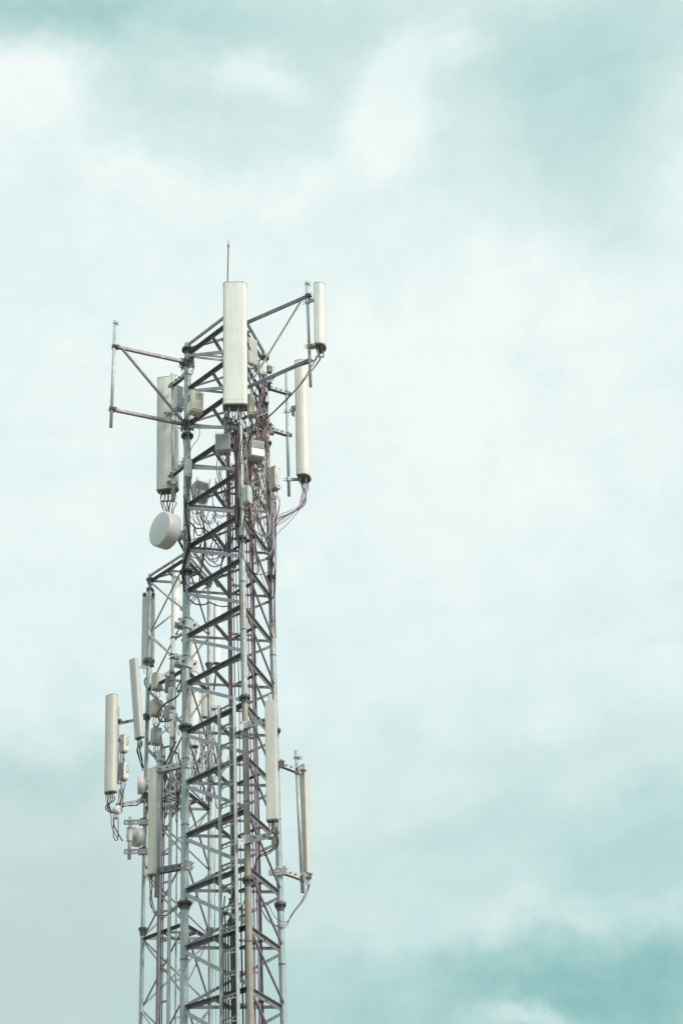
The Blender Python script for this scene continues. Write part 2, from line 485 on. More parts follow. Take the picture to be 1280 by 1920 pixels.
def unit(label, c, w, d, h, face, mat, style='plain', conn=4, cables=None, group=None, cat='radio unit', name='radio_unit', tilt=0, cmat='cover', cabr=.006, cabmat='black', handle=False):
    """remote radio box: body, optional cooling fins, cover, connectors and their cables. c = centre of body"""
    ay = hdir(face); ax = V((-ay.y, ay.x, 0)); az = V(UP)
    if tilt:
        q = Matrix.Rotation(R(tilt), 3, ax); ay = q @ ay; az = q @ az
    root = empty(name, c - az * h / 2, label, cat, group)
    body = build('body', MB().box(c, ax, ay, az, w, d, h), M[mat], root, bevel=min(.005, w * .03, d * .06))
    if style in ('fins', 'fins_cover'):
        n = max(7, int(w / .03)); m = MB()
        z0, z1 = (-h * .48, h * .48) if style == 'fins' else (h * .02, h * .48)
        for i in range(n):
            x = ((i + .5) / n - .5) * w * .94
            m.box(c + ax * x + ay * (d / 2 + .022) + az * ((z0 + z1) / 2 + random.uniform(-.004, .004)), ax, ay, az, w / n * .38, .046, z1 - z0)
        build('cooling_fins', m, M[mat], root)
    if style == 'fins_cover':
        build('cover', MB().box(c + ay * (d / 2 + .02) - az * h * .24, ax, ay, az, w * .96, .044, h * .46), M[cmat], root, bevel=.006)
    if style in ('cover', 'window'):
        build('cover', MB().box(c + ay * (d / 2 + .006), ax, ay, az, w * .86, .016, h * .86), M[cmat], root, bevel=.005)
    if style == 'window':
        wp = c + ay * (d / 2 + .017) + az * h * .24 + ax * w * .02
        build('window', MB().box(wp, ax, ay, az, w * .42, .008, h * .24), M['rru_dark'], root)
        fm = MB()
        for sx, sz, bw, bh in ((0, .13, .48, .022), (0, -.13, .48, .022), (.235, 0, .035, .26), (-.235, 0, .035, .26)):
            fm.box(wp + ax * w * sx + az * h * sz + ay * .003, ax, ay, az, w * bw, .014, h * bh)
        build('window_frame', fm, M['cover'], root)
        gm = MB()
        for i in range(7):
            gm.box(c - ax * (w / 2 + .003) + az * h * (.34 - .055 * i), ax, ay, az, .008, d * .5, h * .022)
        build('side_vent', gm, M['rru_dark'], root)
    if style == 'door':
        build('door', MB().box(c + ay * (d / 2 + .005) - az * h * .12 + ax * w * .12, ax, ay, az, w * .6, .012, h * .55), M[mat], root, bevel=.004)
    if style == 'ribs':
        m = MB()
        for i in range(5):
            m.box(c + ay * (d / 2 + .008) + ax * ((i - 2) / 5 * w), ax, ay, az, .012, .018, h * .92)
        build('cooling_fins', m, M[mat], root)
    # screws and side bracket
    m = MB()
    for sx in (-.42, .42):
        for sz in (-.44, 0, .44):
            m.tube(c + ax * w * sx + az * h * sz + ay * (d / 2 - .002), c + ax * w * sx + az * h * sz + ay * (d / 2 + .01), .008, 8)
    build('screws', m, M['rru_dark'], root)
    build('mounting_plate', MB().box(c - ay * (d / 2 + .02), ax, ay, az, w * .55, .038, h * .7), M['dark'], root)
    if handle:
        m = MB().path(smooth_path([c + ay * d / 2 + az * h * .3, c + ay * (d / 2 + .06) + az * h * .28, c + ay * (d / 2 + .06) - az * h * .08, c + ay * d / 2 - az * h * .1]), .01, 8)
        build('handle', m, M['plate'], root)
    for i in range(conn):
        x = ((i + .5) / conn - .5) * w * .8
        cc = c - az * (h / 2) + ax * x + ay * random.uniform(-.2, .2) * d
        ln = random.uniform(.02, .04)
        build('connector', MB().step(cc, -az, [(0, .011, ln, .011), (ln, .007, ln + .025, .007)], 8), M['dark'] if i % 2 else M['plate'], root)
        if cables:
            tgt = cables[i % len(cables)]
            s0 = cc - az * (ln + .02)
            pts = [s0, s0 - az * random.uniform(.05, .1)] + [t + V((random.uniform(-1, 1), random.uniform(-1, 1), random.uniform(-1, 1))) * .03 for t in tgt]
            build('cable', cable_mb(pts, cabr * random.uniform(.75, 1.2)), M[random.choice([cabmat, cabmat, 'plum', 'grey_cable'])], root)
    return root

def dish(label, c, r, face, depth, mount_to, mat='dish', elev=0):
    """drum microwave dish, c = centre of its front face"""
    a = hdir(face); a = (a + UP * math.tan(R(elev))).normalized()
    root = empty('microwave_dish', c - a * depth, label, 'microwave dish')
    build('radome', MB().lathe(c, -a, [(-.012, r * .2), (-.012, r * .93), (-.004, r * .985), (.004, r * .99)], 40), M[mat], root)
    build('shroud', MB().lathe(c, -a, [(.0045, r), (.012, r * 1.01), (depth * .96, r * 1.0), (depth, r * .97), (depth * 1.25, r * .62), (depth * 1.5, r * .3)], 40), M['shroud'], root)
    build('rim', MB().lathe(c, -a, [(depth * .45, r * 1.015), (depth * .52, r * 1.015)], 40), M['rru'], root)
    b = c - a * depth * 1.5
    m = MB().step(b, -a, [(-.02, r * .28, .05, r * .28), (.05, r * .2, .10, r * .2)], 18)
    build('hub', m, M['plate'], root)
    m = MB().bar(b - a * .06 + UP * .05, mount_to + UP * .05, .05, .07).bar(b - a * .06 - UP * .06, mount_to - UP * .06, .05, .05)
    m.tube(mount_to - UP * .12, mount_to + UP * .12, .06, 14)
    build('mount', m, M['plate'], root)
    return root

# ------------------------------------------------------------------ front tower: top
def at1(leg, py):
    """point of a front-tower leg seen at image height py"""
    p = LEG1[leg]; lo, hi = 0, 30
    for _ in range(50):
        m = (lo + hi) / 2; q = V((p.x, p.y, m)) - EYE
        dep = q.y * cP + q.z * sP; v = (q.z * cP - q.y * sP) / dep; a = q.x / dep
        y = 960 - F_PX * (a * sR + v * cR)
        if y > py: lo = m
        else: hi = m
    return V((p.x, p.y, lo))
def at2(leg, py):
    global LEG1
    keep = LEG1; LEG1 = LEG2; r = at1(leg, py); LEG1 = keep; return r

rod = empty('lightning_rod', P(425.6, 575, 18.55), 'thin dark lightning rod pointing up from the mast top behind the broad cream antenna', 'lightning rod')
b_, t_ = P(425.6, 575, 18.55), P(428.3, 461, 18.55)
build('shaft', MB().tube(b_, t_, .0115, 8), M['rod'], rod)
build('collar', MB().tube(t_ - UP * .03, t_ + UP * .02, .018, 10), M['rod'], rod)
build('tip', MB().lathe(t_, UP, [(0, .011), (.09, .006), (.155, .0015)], 8), M['rod'], rod)

# broad central antenna
bt, tp = vline(440.6, 535, 441.2, 764, 18.02)
s = scale_at((bt + tp) / 2)
dn = [[P(x, 800, 18.1), P(x2, 848, 18.25), P(x3, 905, 18.28), P(x4, 985, 18.32)] for x, x2, x3, x4 in ((430, 440, 446, 446), (433, 441, 447, 445), (438, 444, 446, 447), (443, 446, 445, 446), (447, 446, 446, 448), (451, 449, 447, 447), (456, 452, 448, 446), (460, 457, 461, 470), (459, 453, 447, 448), (462, 460, 466, 476))]
antenna('broad upright cream panel antenna at the front of the mast top', bt, tp, 44.5 / s, .20, 4, M['radome'], 14, dn, front=.5, k=5.5, cabr=.0065)
mp = pipe_thing('mounting_pipe', 'grey pipe behind the broad cream antenna, its lower end showing under the left edge', 'pipe', P(423, 812, 18.3), P(422, 560, 18.3), .026)
clamp(mp, P(422.6, 640, 18.3), .036); clamp(mp, P(422.8, 786, 18.3), .036, hdir(160))
bracket_arm(mp, P(422.5, 655, 18.3), at1('F', 660), .06); bracket_arm(mp, P(422.5, 790, 18.3), at1('F', 795), .06)

# right-hand side arm
ra = empty('side_arm', at1('F', 722), 'dark braced side arm reaching right from the mast top to an upright pipe', 'antenna support')
PY = 17.78
build('pipe', MB().hollow(P(582.3, 725, PY), P(574.8, 528, PY), .0235), M['galv'], ra)
fa = at1('F', 612); fb = at1('F', 733)
build('arm', MB().angle(fa, P(582, 553, PY + .04), V((1, .6, 0)), .085, .01), M['beam'], ra)
build('arm', MB().angle(fb, P(584, 673, PY + .04), V((1, .6, 0)), .085, .01), M['beam'], ra)
build('brace', MB().tube(P(563, 566, PY + .08), P(474, 712, 18.33), .0165, 10), M['galv'], ra)
clamp(ra, P(576.3, 556, PY), .036, hdir(90), size=.07); clamp(ra, P(580.2, 650, PY), .036, hdir(90), 'plate', .06); clamp(ra, P(575, 533, PY), .028, hdir(90), 'plate', .02, 1)
bt, tp = vline(600.3, 537, 601.5, 652, PY - .02)
cbs = [[P(601, 668, PY), P(598, 678, PY + .02), P(560, 724, 18.0), P(515, 770, 18.3), P(470, 815, 18.5), P(455, 850, 18.5)], [P(597, 668, PY), P(590, 680, PY + .02), P(556, 731, 18.0), P(508, 778, 18.3), P(480, 802, 18.6), P(466, 835, 18.6)],
       [P(596, 666, PY), P(584, 678, PY + .03), P(545, 690, 17.95), P(515, 706, 18.2), P(503, 725, 18.4), P(490, 762, 18.6)]]
s = scale_at(bt)
antenna('short narrow cream antenna on the pipe of the right side arm, seen from its side', bt, tp, .25, 19.5 / s, 82, M['radome'], 6, cbs, k=2.4, front=.3, cabr=.007,
        bracket=[(P(592, 562, PY), P(576.3, 566, PY)), (P(593, 650, PY), P(580, 650, PY))])

# left-hand frame without antenna
la = empty('side_arm', at1('L', 795), 'empty triangular side arm with an upright pipe reaching left from the mast top', 'antenna support')
LY = 18.75
build('pipe', MB().hollow(P(208.3, 801, LY), P(216.3, 601, LY), .0265), M['galv'], la)
build('arm', MB().bar(P(214.6, 649.5, LY), at1('L', 680), .05, .05), M['pink'], la)
build('arm', MB().bar(P(209.3, 767.5, LY), at1('L', 797), .05, .05), M['pink'], la)
build('brace', MB().tube(P(228, 652, LY + .06), at1('L', 797) + V((-.06, -.05, .03)), .026, 12), M['pink'], la)
clamp(la, P(214.8, 650, LY), .038, hdir(110), 'dark', .05); clamp(la, P(209.4, 767, LY), .038, hdir(110), 'dark', .05); clamp(la, P(216, 607, LY), .029, hdir(90), 'plate', .014, 1)
for y in (684, 798):
    c = at1('L', y); clamp(la, c, .065, hdir(-55), 'dark', .16); clamp(la, c - UP * .04, .06, hdir(40), 'dark', .12)
c = at1('L', 676)
build('gusset', MB().box(c + V((.07, -.05, -.03)), hdir(60), hdir(150), UP, .11, .01, .13).box(c + V((-.08, -.03, -.06)), hdir(-60), hdir(30), UP, .13, .01, .16), M['dark'], la)

# tall antenna left, behind the leg
EYy = 20.12
bt, tp = vline(315.5, 710, 315.6, 921, EYy)
s = scale_at(bt)
cb = [[P(x, 942, EYy - .05), P(x2, 962, 19.9), P(330, 1000, 19.75), P(346, 1035, 19.6)] for x, x2 in ((303, 310), (308, 313), (314, 317), (320, 318), (326, 322), (331, 324))]
antenna('tall cream antenna left of the mast above the round dish, behind a pipe', bt, tp, 41 / s, .17, 174, M['radome'], 10, cb, k=3.2, front=.3, cabr=.0075)
mp = pipe_thing('mounting_pipe', 'upright grey pipe in front of the tall cream antenna left of the mast', 'pipe', P(325.3, 938, 19.86), P(323.2, 700, 19.86), .029)
for y in (722, 890):
    c = P(323.7, y, 19.86); clamp(mp, c, .042, hdir(-150), 'plate', .06)
    bracket_arm(mp, c + UP * .0, at1('L', y - 22), .065)
c = P(325, 905, 19.86); clamp(mp, c, .05, hdir(180), 'plate', .09); bracket_arm(mp, c, P(318, 905, 20.05), .05, 'dark', 'bracket')
c = P(324, 776, 19.86); clamp(mp, c, .05, hdir(-120), 'plate', .05); bracket_arm(mp, c, P(312, 776, 20.02), .04, 'dark', 'bracket')
clamp(mp, at1('L', 699), .06, hdir(30), 'plate', .1); clamp(mp, at1('L', 868), .06, hdir(-60), 'plate', .09)

# tall antenna right
FY = 20.12
bt, tp = vline(566.8, 682, 571, 897, FY)
s = scale_at(bt)
cb = [[P(x, 925, FY), P(x - 6, 948, 20.05), P(540, 966 + dy, 19.95), P(514, 985 + 1.6 * dy, 19.75), P(511, 1045 + dy, 19.68)] for x, dy in ((574, -3), (570, 0), (568, 6), (573, 14), (575, 3), (566, -6))]
antenna('tall narrow cream antenna right of the mast, fanning cables from its foot', bt, tp, .30, 23 / s, 78, M['radome'], 8, cb, k=2.6, front=.35, cabr=.0065, cabmat='plum',
        bracket=[(P(556, 768, FY), P(538.3, 771, 20.08)), (P(562, 899, FY), P(540.7, 899, 20.08))])
mp = pipe_thing('mounting_pipe', 'upright grey pipe beside the tall narrow cream antenna right of the mast', 'pipe', P(541.8, 930, 20.08), P(536.4, 698, 20.08), .026)
for y in (737, 815):
    c = P(537.3 + (y - 737) * .022, y, 20.08); clamp(mp, c, .04, hdir(150), 'plate', .06)
    bracket_arm(mp, at1('R', y - 14) + V((.03, .05, 0)), c, .06); clamp(mp, at1('R', y - 14), .055, hdir(120), 'dark', .12)
m = MB().box(P(549, 771, 20.1), hdir(60), hdir(150), UP, .02, .07, .2).box(P(552, 764, 20.1), hdir(60), hdir(150), UP, .12, .05, .05)
build('tilt_bracket', m, M['plate'], mp)

# ------------------------------------------------------------------ front tower: radio units
def U(x0, y0, x1, y1, Y):
    """centre, width and height of a box seen face-on"""
    a, b = P((x0 + x1) / 2, y1, Y), P((x0 + x1) / 2, y0, Y)
    w = (P(x1, (y0 + y1) / 2, Y) - P(x0, (y0 + y1) / 2, Y)).length
    return (a + b) / 2, w, (b - a).length

def px(pts): return [P(*p) for p in pts]
c, w, h = U(351, 738, 381, 776, 19.05)
unit('beige vented box with a small square window on the left leg near the mast top', c, w * .86, w * .60, h, 34, 'beige', 'window', 3,
     [px([(352, 800, 19.2), (356, 850, 19.25), (362, 872, 19.3)]), px([(374, 800, 19.1), (372, 820, 19.2), (360, 845, 19.25), (349, 900, 19.3)])], cmat='beige', cat='box', name='equipment_box')
c, w, h = U(326, 728, 346, 768, 19.55)
unit('pale grey flat box tucked between the tall left antenna and the left leg', c, w * .85, .14, h, 35, 'rru', 'door', 4, [px([(340, 790, 19.6), (345, 815, 19.6), (349, 850, 19.45)])])
c, w, h = U(403, 818, 433, 850, 18.5)
unit('finned square grey radio unit just under the broad cream antenna, left of its cables', c, w * .95, .14, h, 4, 'rru', 'fins', 5,
     [px([(409, 880, 18.9), (413, 910, 18.95), (424, 940, 19), (432, 985, 19.1)]), px([(414, 885, 18.9), (421, 915, 18.95), (428, 950, 19), (431, 1010, 19.1)]), px([(431, 880, 18.9), (431, 920, 18.95), (434, 960, 19)])], cabmat='plum')
c, w, h = U(465, 834, 492, 864, 18.55)
unit('radio unit with white lower cover and finned top, right of the broad antenna cables', c, w, .20, h, 24, 'rru', 'fins_cover', 6,
     [px([(470, 890, 18.5), (462, 920, 18.4), (456, 960, 18.4)]), px([(478, 890, 18.5), (480, 920, 18.8), (470, 960, 18.9), (476, 1010, 19)]), px([(485, 888, 18.5), (470, 915, 18.6), (482, 945, 18.8), (496, 985, 19.3)]), px([(474, 888, 18.5), (484, 905, 18.7), (490, 940, 19.1), (494, 1000, 19.3)])])
c, w, h = U(502, 878, 526, 918, 19.55)
unit('pale grey box with a pale door on the right leg beside the fanned cables', c, w * .62, w * .75, h, 52, 'rru_pale', 'door', 5,
     [px([(511, 950, 19.6), (510, 1000, 19.65), (509, 1060, 19.65)]), px([(523, 940, 19.5), (522, 965, 19.5), (512, 978, 19.6)]), px([(516, 945, 19.6), (514, 1010, 19.7)])], cabmat='plum')
c, w, h = U(453, 914, 474, 945, 18.15)
unit('small pale ribbed box hanging on the front leg below the white-covered unit', c, w * .7, w * .6, h, -28, 'rru', 'ribs', 4, [px([(457, 975, 18.25), (454, 1010, 18.3), (456, 1060, 18.4)]), px([(466, 970, 18.25), (474, 1010, 18.7), (482, 1060, 19)])])
c, w, h = U(346, 863, 360, 896, 19.2)
unit('slim upright grey box strapped to the left leg, below the beige vented box', c, w, .11, h, 12, 'rru', 'door', 2, [px([(350, 915, 19.25), (349, 960, 19.28), (352, 1000, 19.3)])])
c, w, h = U(362, 908, 388, 940, 19.95)
unit('dark finned radio unit with white cover seen between the bracing behind the left leg', c, w, .15, h, 32, 'rru', 'fins_cover', 4, [px([(370, 960, 19.8), (378, 985, 19.7), (384, 1010, 19.6)]), px([(380, 960, 19.8), (392, 984, 19.7), (404, 966, 19.6)])])
c, w, h = U(463, 745, 478, 781, 18.5)
unit('beige vented box half hidden behind the lower right edge of the broad antenna', c, w * .8, .15, h, 15, 'beige', 'cover', 3, [px([(470, 810, 18.5), (462, 850, 18.5), (455, 900, 18.4)])], cmat='beige', cat='box', name='equipment_box')
c, w, h = U(462, 637, 482, 684, 19.0)
unit('large flat grey finned unit behind the upper right edge of the broad antenna', c, w, .08, h, 40, 'rru_pale', 'ribs', 4, [px([(468, 710, 19), (474, 740, 19), (490, 790, 19.2), (492, 850, 19.3)])])
c, w, h = U(486, 679, 499, 704, 19.45)
unit('small pale box on the right leg directly under the mast top', c, w, .1, h, 20, 'rru_pale', 'door', 3, [px([(491, 730, 19.5), (495, 770, 19.55), (498, 840, 19.6)]), px([(487, 740, 19.4), (484, 790, 19.3), (490, 850, 19.4)])])
for i, (x, y, Y, lb) in enumerate(((482, 690, 19.6, 'dark clamp block inside the mast top left of the small pale box'), (505, 693, 19.7, 'dark clamp block on the outer side of the right leg under the mast top'), (509, 808, 19.72, 'dark clamp block on the right leg beside the lower bracket of the tall right antenna'))):
    g = empty('clamp_block', P(x, y + 9, Y), lb, 'clamp')
    c = P(x, y, Y)
    build('body', MB().box(c, hdir(30), hdir(120), UP, .07, .08, .15), M['dark'], g, bevel=.008)
    build('bolt_set', MB().tube(c + V((-.09, -.03, .03)), c + V((.09, -.03, .03)), .007, 6).tube(c + V((-.09, -.03, -.03)), c + V((.09, -.03, -.03)), .007, 6), M['plate'], g)
for (x, y, Y, a, lb) in ((498, 752, 19.5, 30, 'crowded dark filter box on the right leg amid the cable tangle'), (492, 775, 19.2, -20, 'dark cable junction box in the tangle left of the right leg'), (475, 805, 18.6, 20, 'curved clamp bracket under the broad antenna, right of its cables'), (437, 830, 18.7, 0, 'dark mounting bracket between finned square unit and front leg')):
    g = empty('junction_box', P(x, y + 12, Y), lb, 'junction box'); c = P(x, y, Y)
    build('body', MB().box(c, hdir(a), hdir(a + 90), UP, .1, .09, .17), M['dark'], g, bevel=.012)
    build('cover', MB().box(c + hdir(a) * .056, hdir(a), hdir(a + 90), UP, .012, .07, .13), M['rru_dark'], g, bevel=.003)
    for k in range(3): build('connector', MB().tube(c + hdir(a + 90) * (.03 * (k - 1)) - UP * .085, c + hdir(a + 90) * (.03 * (k - 1)) - UP * .13, .011, 8), M['plate'], g)

dish('grey drum dish facing left on the left leg, below the tall cream antenna', P(299.8, 991, 18.9), .288, -47, .215, at1('L', 1003) + V((0, -.02, 0)))

# ------------------------------------------------------------------ front tower: lower antennas
# K
KY = 18.12
bt, tp = vline(507.5, 1315, 511, 1539, KY)
s = scale_at((bt + tp) / 2)
cb = [px([(513, 1562, KY + .02), (518, 1580, KY + .05), (505, 1597, 18.5), (488, 1606, 18.7), (478, 1625, 18.8), (478, 1665, 18.8)]), px([(516, 1565, KY + .02), (520, 1583, KY + .05), (503, 1601, 18.5), (484, 1614, 18.7), (476, 1650, 18.8)])]
antenna('long narrow beige antenna in front of the right leg, low on the mast', bt, tp, 21.5 / s, .10, -8, M['radome_warm'], 3, cb, k=6, front=.7, cabr=.0075)
bb, tt = P(513.5, 1592, KY + .14), P(506.3, 1303, KY + .14)
mp = pipe_thing('mounting_pipe', 'pipe behind the long narrow beige antenna, ends showing above and below it', 'pipe', bb, tt, .03)
for y0, y1 in ((1366, 1349), (1580, 1566)):
    c = at1('F', y0 - 4)
    a1 = P(449, y0 + 0, 18.3); b1 = P(509, y1, KY + .14)
    mid_ = c + V((0, -.075, 0))
    for zz in (0,):
        m = MB().bar(a1, mid_ + V((-.02, 0, -.02)), .012, .085, UP).bar(mid_ + V((-.02, 0, -.02)), b1, .012, .085, UP)
        o = build('arm', m, M['plate'], mp)
        m = MB()
        for u in (.3, .7):
            q = mid_ + (b1 - mid_) * u; m.tube(q + V((0, -.06, 0)), q + V((0, .1, 0)), .007, 6).tube(q + V((0, -.03, 0)), q + V((0, -.015, 0)), .013, 6)
        build('bolt_set', m, M['dark'], o)
    clamp(mp, b1, .042, hdir(170), 'plate', .07)
    clamp(mp, c, .055, hdir(0), 'plate', .09)
# L
QY = 19.98
bt, tp = vline(571, 1434, 576.5, 1640, QY)
s = scale_at((bt + tp) / 2)
cb = [px([(577, 1662, QY), (566, 1690, QY), (546, 1715, 19.8), (532, 1738, 19.7), (508, 1728, 19.4), (492, 1705, 19.2), (480, 1688, 19)]), px([(580, 1660, QY), (572, 1685, QY), (552, 1708, 19.8), (536, 1728, 19.7), (517, 1722, 19.4), (500, 1700, 19.2), (488, 1686, 19)])]
antenna('long narrow antenna on an outrigger pipe at the lower right of the mast', bt, tp, .105, 14.5 / s, 42, M['radome_warm'], 3, cb, k=6, front=.75, cabr=.0055, cabmat='plum')
mp = pipe_thing('mounting_pipe', 'bare upright pipe carrying the narrow antenna at the lower right', 'pipe', P(567.8, 1674, QY - .08), P(555.3, 1407, QY - .08), .03)
for y, xx in ((1445, 557), (1646, 566.5)):
    c = P(xx, y, QY - .08); a = at1('R', y - 13)
    bracket_arm(mp, a + V((.02, -.02, 0)), c, .075); clamp(mp, c, .045, hdir(60), 'plate', .09); clamp(mp, a, .055, hdir(120), 'plate', .1)
    bracket_arm(mp, c, c + V((.12, .05, 0)), .05, 'dark', 'bracket')
clamp(mp, P(555.8, 1421, QY - .08), .04, hdir(90), 'plate', .02, 1)
m = MB().box(at1('R', 1436) + V((.05, -.06, 0)), hdir(90), hdir(0), UP, .15, .012, .11); build('plate', m, M['dark'], mp)
m = MB().box(at1('R', 1637) + V((-.02, -.06, 0)), hdir(80), hdir(-10), UP, .26, .012, .09); build('plate', m, M['plate'], mp)
# M
MY = 19.6
bt, tp = vline(286.8, 1441, 284.8, 1641, MY - .06)
s = scale_at((bt + tp) / 2)
cb = [px([(282, 1690, MY), (290, 1712, MY), (305, 1719, 19.5), (325, 1706, 19.4), (342, 1690, 19.3)]), px([(287, 1690, MY), (296, 1714, MY), (315, 1712, 19.5), (345, 1688, 19.3)])]
antenna('long narrow beige antenna left of the left leg with a greenish pipe along its right', bt, tp, 13.5 / s, .09, -25, M['radome_warm'], 3, cb, k=6, front=.75, cabr=.0075)
mp = pipe_thing('mounting_pipe', 'greenish upright pipe along the right of the long beige antenna at the lower left', 'pipe', P(294, 1682, MY), P(298.6, 1408, MY), .034, 'leg')
for y in (1444, 1634):
    c = P(298 - (y - 1408) * .017, y, MY); a = at1('L', y - 10)
    bracket_arm(mp, a, c, .085, 'plate' if y < 1500 else 'beam'); clamp(mp, c, .048, hdir(-60), 'plate', .07); clamp(mp, a, .06, hdir(50), 'plate', .1)
clamp(mp, P(298.3, 1426, MY), .045, hdir(90), 'plate', .03, 1)
# loose clamp plates on the left leg
for (y, lb, a) in ((1173, 'bolted zinc clamp plate on the left leg above the cylindrical pipe', 38), (1246, 'slanted rectangular clamp plate on the left leg beside the white antenna', 38)):
    c = at1('L', y); g = empty('clamp_plate', c - UP * .06, lb, 'clamp')
    d = hdir(a); sx = d.cross(UP)
    build('plate', MB().box(c + d * .075, d, sx, UP, .012, .33, .13).box(c + d * .045 + UP * .06, d, sx, UP, .06, .33, .01), M['plate'], g)
    build('plate', MB().box(c - d * .07, d, sx, UP, .012, .33, .11), M['plate'], g)
    m = MB()
    for u in (-.1, .1):
        m.tube(c + sx * u - d * .1, c + sx * u + d * .13, .009, 6).tube(c + sx * u + d * .082, c + sx * u + d * .1, .018, 6)
    build('bolt_set', m, M['dark'], g)

# ------------------------------------------------------------------ ladders
def ladder(label, rl0, rl1, rr0, rr1, step, wrail, drail, rung_h, slots, mat='galv', cat='cable ladder', name='cable_ladder', matR=None):
    """rails from (bottom, top) pairs"""
    root = empty(name, rl0, label, cat)
    dirx = (rr0 - rl0); dirx.z = 0; dirx.normalize(); nrm = dirx.cross(UP)
    for a, b, m_ in ((rl0, rl1, mat), (rr0, rr1, matR or mat)):
        t = (b - a).normalized(); n = len(bpy.data.objects)
        m = MB().box((a + b) / 2, dirx, nrm, t, wrail, .008, (b - a).length).box((a + b) / 2 + nrm * .02 + dirx * (wrail / 2 - .004), dirx, nrm, t, .008, drail, (b - a).length - .002)
        build('rail', m, M[m_], root)
    zt = min(rl1.z, rr1.z) - .08; zb = max(rl0.z, rr0.z) + .1
    z = zt; 
    while z > zb:
        ua = (z - rl0.z) / (rl1.z - rl0.z); ub = (z - rr0.z) / (rr1.z - rr0.z)
        a = rl0 + (rl1 - rl0) * ua; b = rr0 + (rr1 - rr0) * ub
        off = nrm * -.014
        m = MB()
        if slots:
            m.bar(a + off + UP * rung_h * .36, b + off + UP * rung_h * .36, .006, rung_h * .28)
            m.bar(a + off - UP * rung_h * .36, b + off - UP * rung_h * .36, .006, rung_h * .28)
            for u in (.08, .37, .63, .92): m.box(a + (b - a) * u + off, dirx, nrm, UP, .022, .0056, rung_h * .44)
            m.bar(a + off + UP * rung_h * .5 + nrm * .012, b + off + UP * rung_h * .5 + nrm * .012, .024, .004)
        else: m.bar(a + off, b + off, .03, rung_h)
        build('rung', m, M[mat], root); z -= step
    return root
zbot = .15
def rail_pts(px_, py_, Y):
    t = P(px_, py_, Y); return V((t.x, t.y, zbot)), t
lf = (LEG1['F'] - LEG1['L']).normalized(); on = out_normal(LEG1['L'], LEG1['F'], CEN1)
pr = LEG1['F'] - lf * .118 + on * .10; pl = pr - lf * .335
def top_at(p, py):
    keep = LEG1.get('F'); LEG1['F'] = p; r = at1('F', py); LEG1['F'] = keep; return r
ladder('pale slotted cable ladder climbing the front left face beside the front leg', V((pl.x, pl.y, zbot)), top_at(pl, 1324), V((pr.x, pr.y, zbot)), top_at(pr, 1306), .285, .066, .045, .06, True, 'plate', matR='galv')
l0, l1 = rail_pts(426, 772, 19.25); r0, r1 = rail_pts(466.5, 800, 19.35)
ladder('narrow inner ladder rising up the middle of the mast among cables', l0, l1, r0, r1, .42, .058, .04, .03, False, 'pink')
# rear tower
l0, l1 = rail_pts(303.5, 1395, 26.55); r0, r1 = rail_pts(321.5, 1385, 26.45)
ladder('dull cable ladder climbing the left face of the rear mast', l0, l1, r0, r1, .55, .078, .05, .035, False, 'pink', matR='plate')
l0, l1 = rail_pts(352, 1440, 26.95); r0, r1 = rail_pts(333, 1440, 27.0)
ladder('plain rung ladder of the rear mast half hidden by the thick left leg', l0, l1, r0, r1, .68, .035, .035, .035, True, 'brace')

# ------------------------------------------------------------------ rear tower equipment
clampL2 = lambda root, y, **k: clamp(root, at2('L', y), **k)
# n1
bt, tp = vline(279.5, 1114, 277.3, 1250, 27.5); s = scale_at(bt)
a = antenna('flat grey antenna seen from behind on the top left leg of the rear mast', bt, tp, 23.5 / s, .1, 168, M['radome_grey'], 4, [px([(276, 1266, 27.3), (272, 1280, 27.2), (280, 1300, 27.1)])], k=6, front=.8, cabr=.008)
for y in (1115, 1240):
    m = MB(); 
    for dx in (-7.5, 8): m.box(P(279 + dx, y, 27.38), hdir(90), hdir(0), UP, .07, .06, .075)
    build('bracket', m, M['dark'], a)
for y in (1105, 1236, 1243): clamp(a, at2('L', y), .06, hdir(180), 'dark', .05)
# n2 tilted
bt, tp = vline(252.2, 1240, 261.5, 1384, 26.2); s = scale_at(bt)
antenna('grey antenna leaning outward at the top, left of the rear mast', bt, tp + V((0, -.1, 0)), 18 / s, .11, -35, M['radome_grey'], 4, [px([(262, 1405, 26.25), (265, 1425, 26.4), (269, 1440, 26.6)]), px([(258, 1405, 26.25), (263, 1428, 26.4), (268, 1445, 26.6)])], k=4, front=.5, cabr=.012,
        bracket=[(P(265, 1381, 26.2), at2('L', 1381)), (P(257, 1252, 26.2), at2('L', 1250))])
# n3 far left
NY = 25.9
bt, tp = vline(209, 1304, 206.8, 1486, NY); s = scale_at(bt)
cb = [px([(198 + 3 * i, 1512, NY), (204 + 2 * i, 1521, NY + .05), (213, 1523, NY + .1), (222 - i, 1510, NY + .15), (228 - i, 1480, NY + .2)]) for i in range(4)] + [px([(205, 1512, NY), (209, 1530, NY), (213, 1552, NY), (221, 1575, NY)])]
a3 = antenna('beige antenna farthest to the left, with radio units and a cable bundle behind it', bt, tp, 23 / s, .15, -22, M['radome_warm'], 8, cb, k=2.6, front=.45, cabr=.009)
mp = empty('side_arm', P(221.5, 1470, NY + .15), 'two dull outrigger arms and back rail holding the leftmost beige antenna', 'antenna support')
build('pipe', MB().hollow(P(221.5, 1470, NY + .2), P(221.8, 1325, NY + .2), .024), M['rru_dark'], mp)
bracket_arm(mp, P(222, 1357, NY + .2), at2('L', 1345), .06, 'beam'); bracket_arm(mp, P(221, 1509, NY + .2), at2('L', 1500), .06, 'galv')
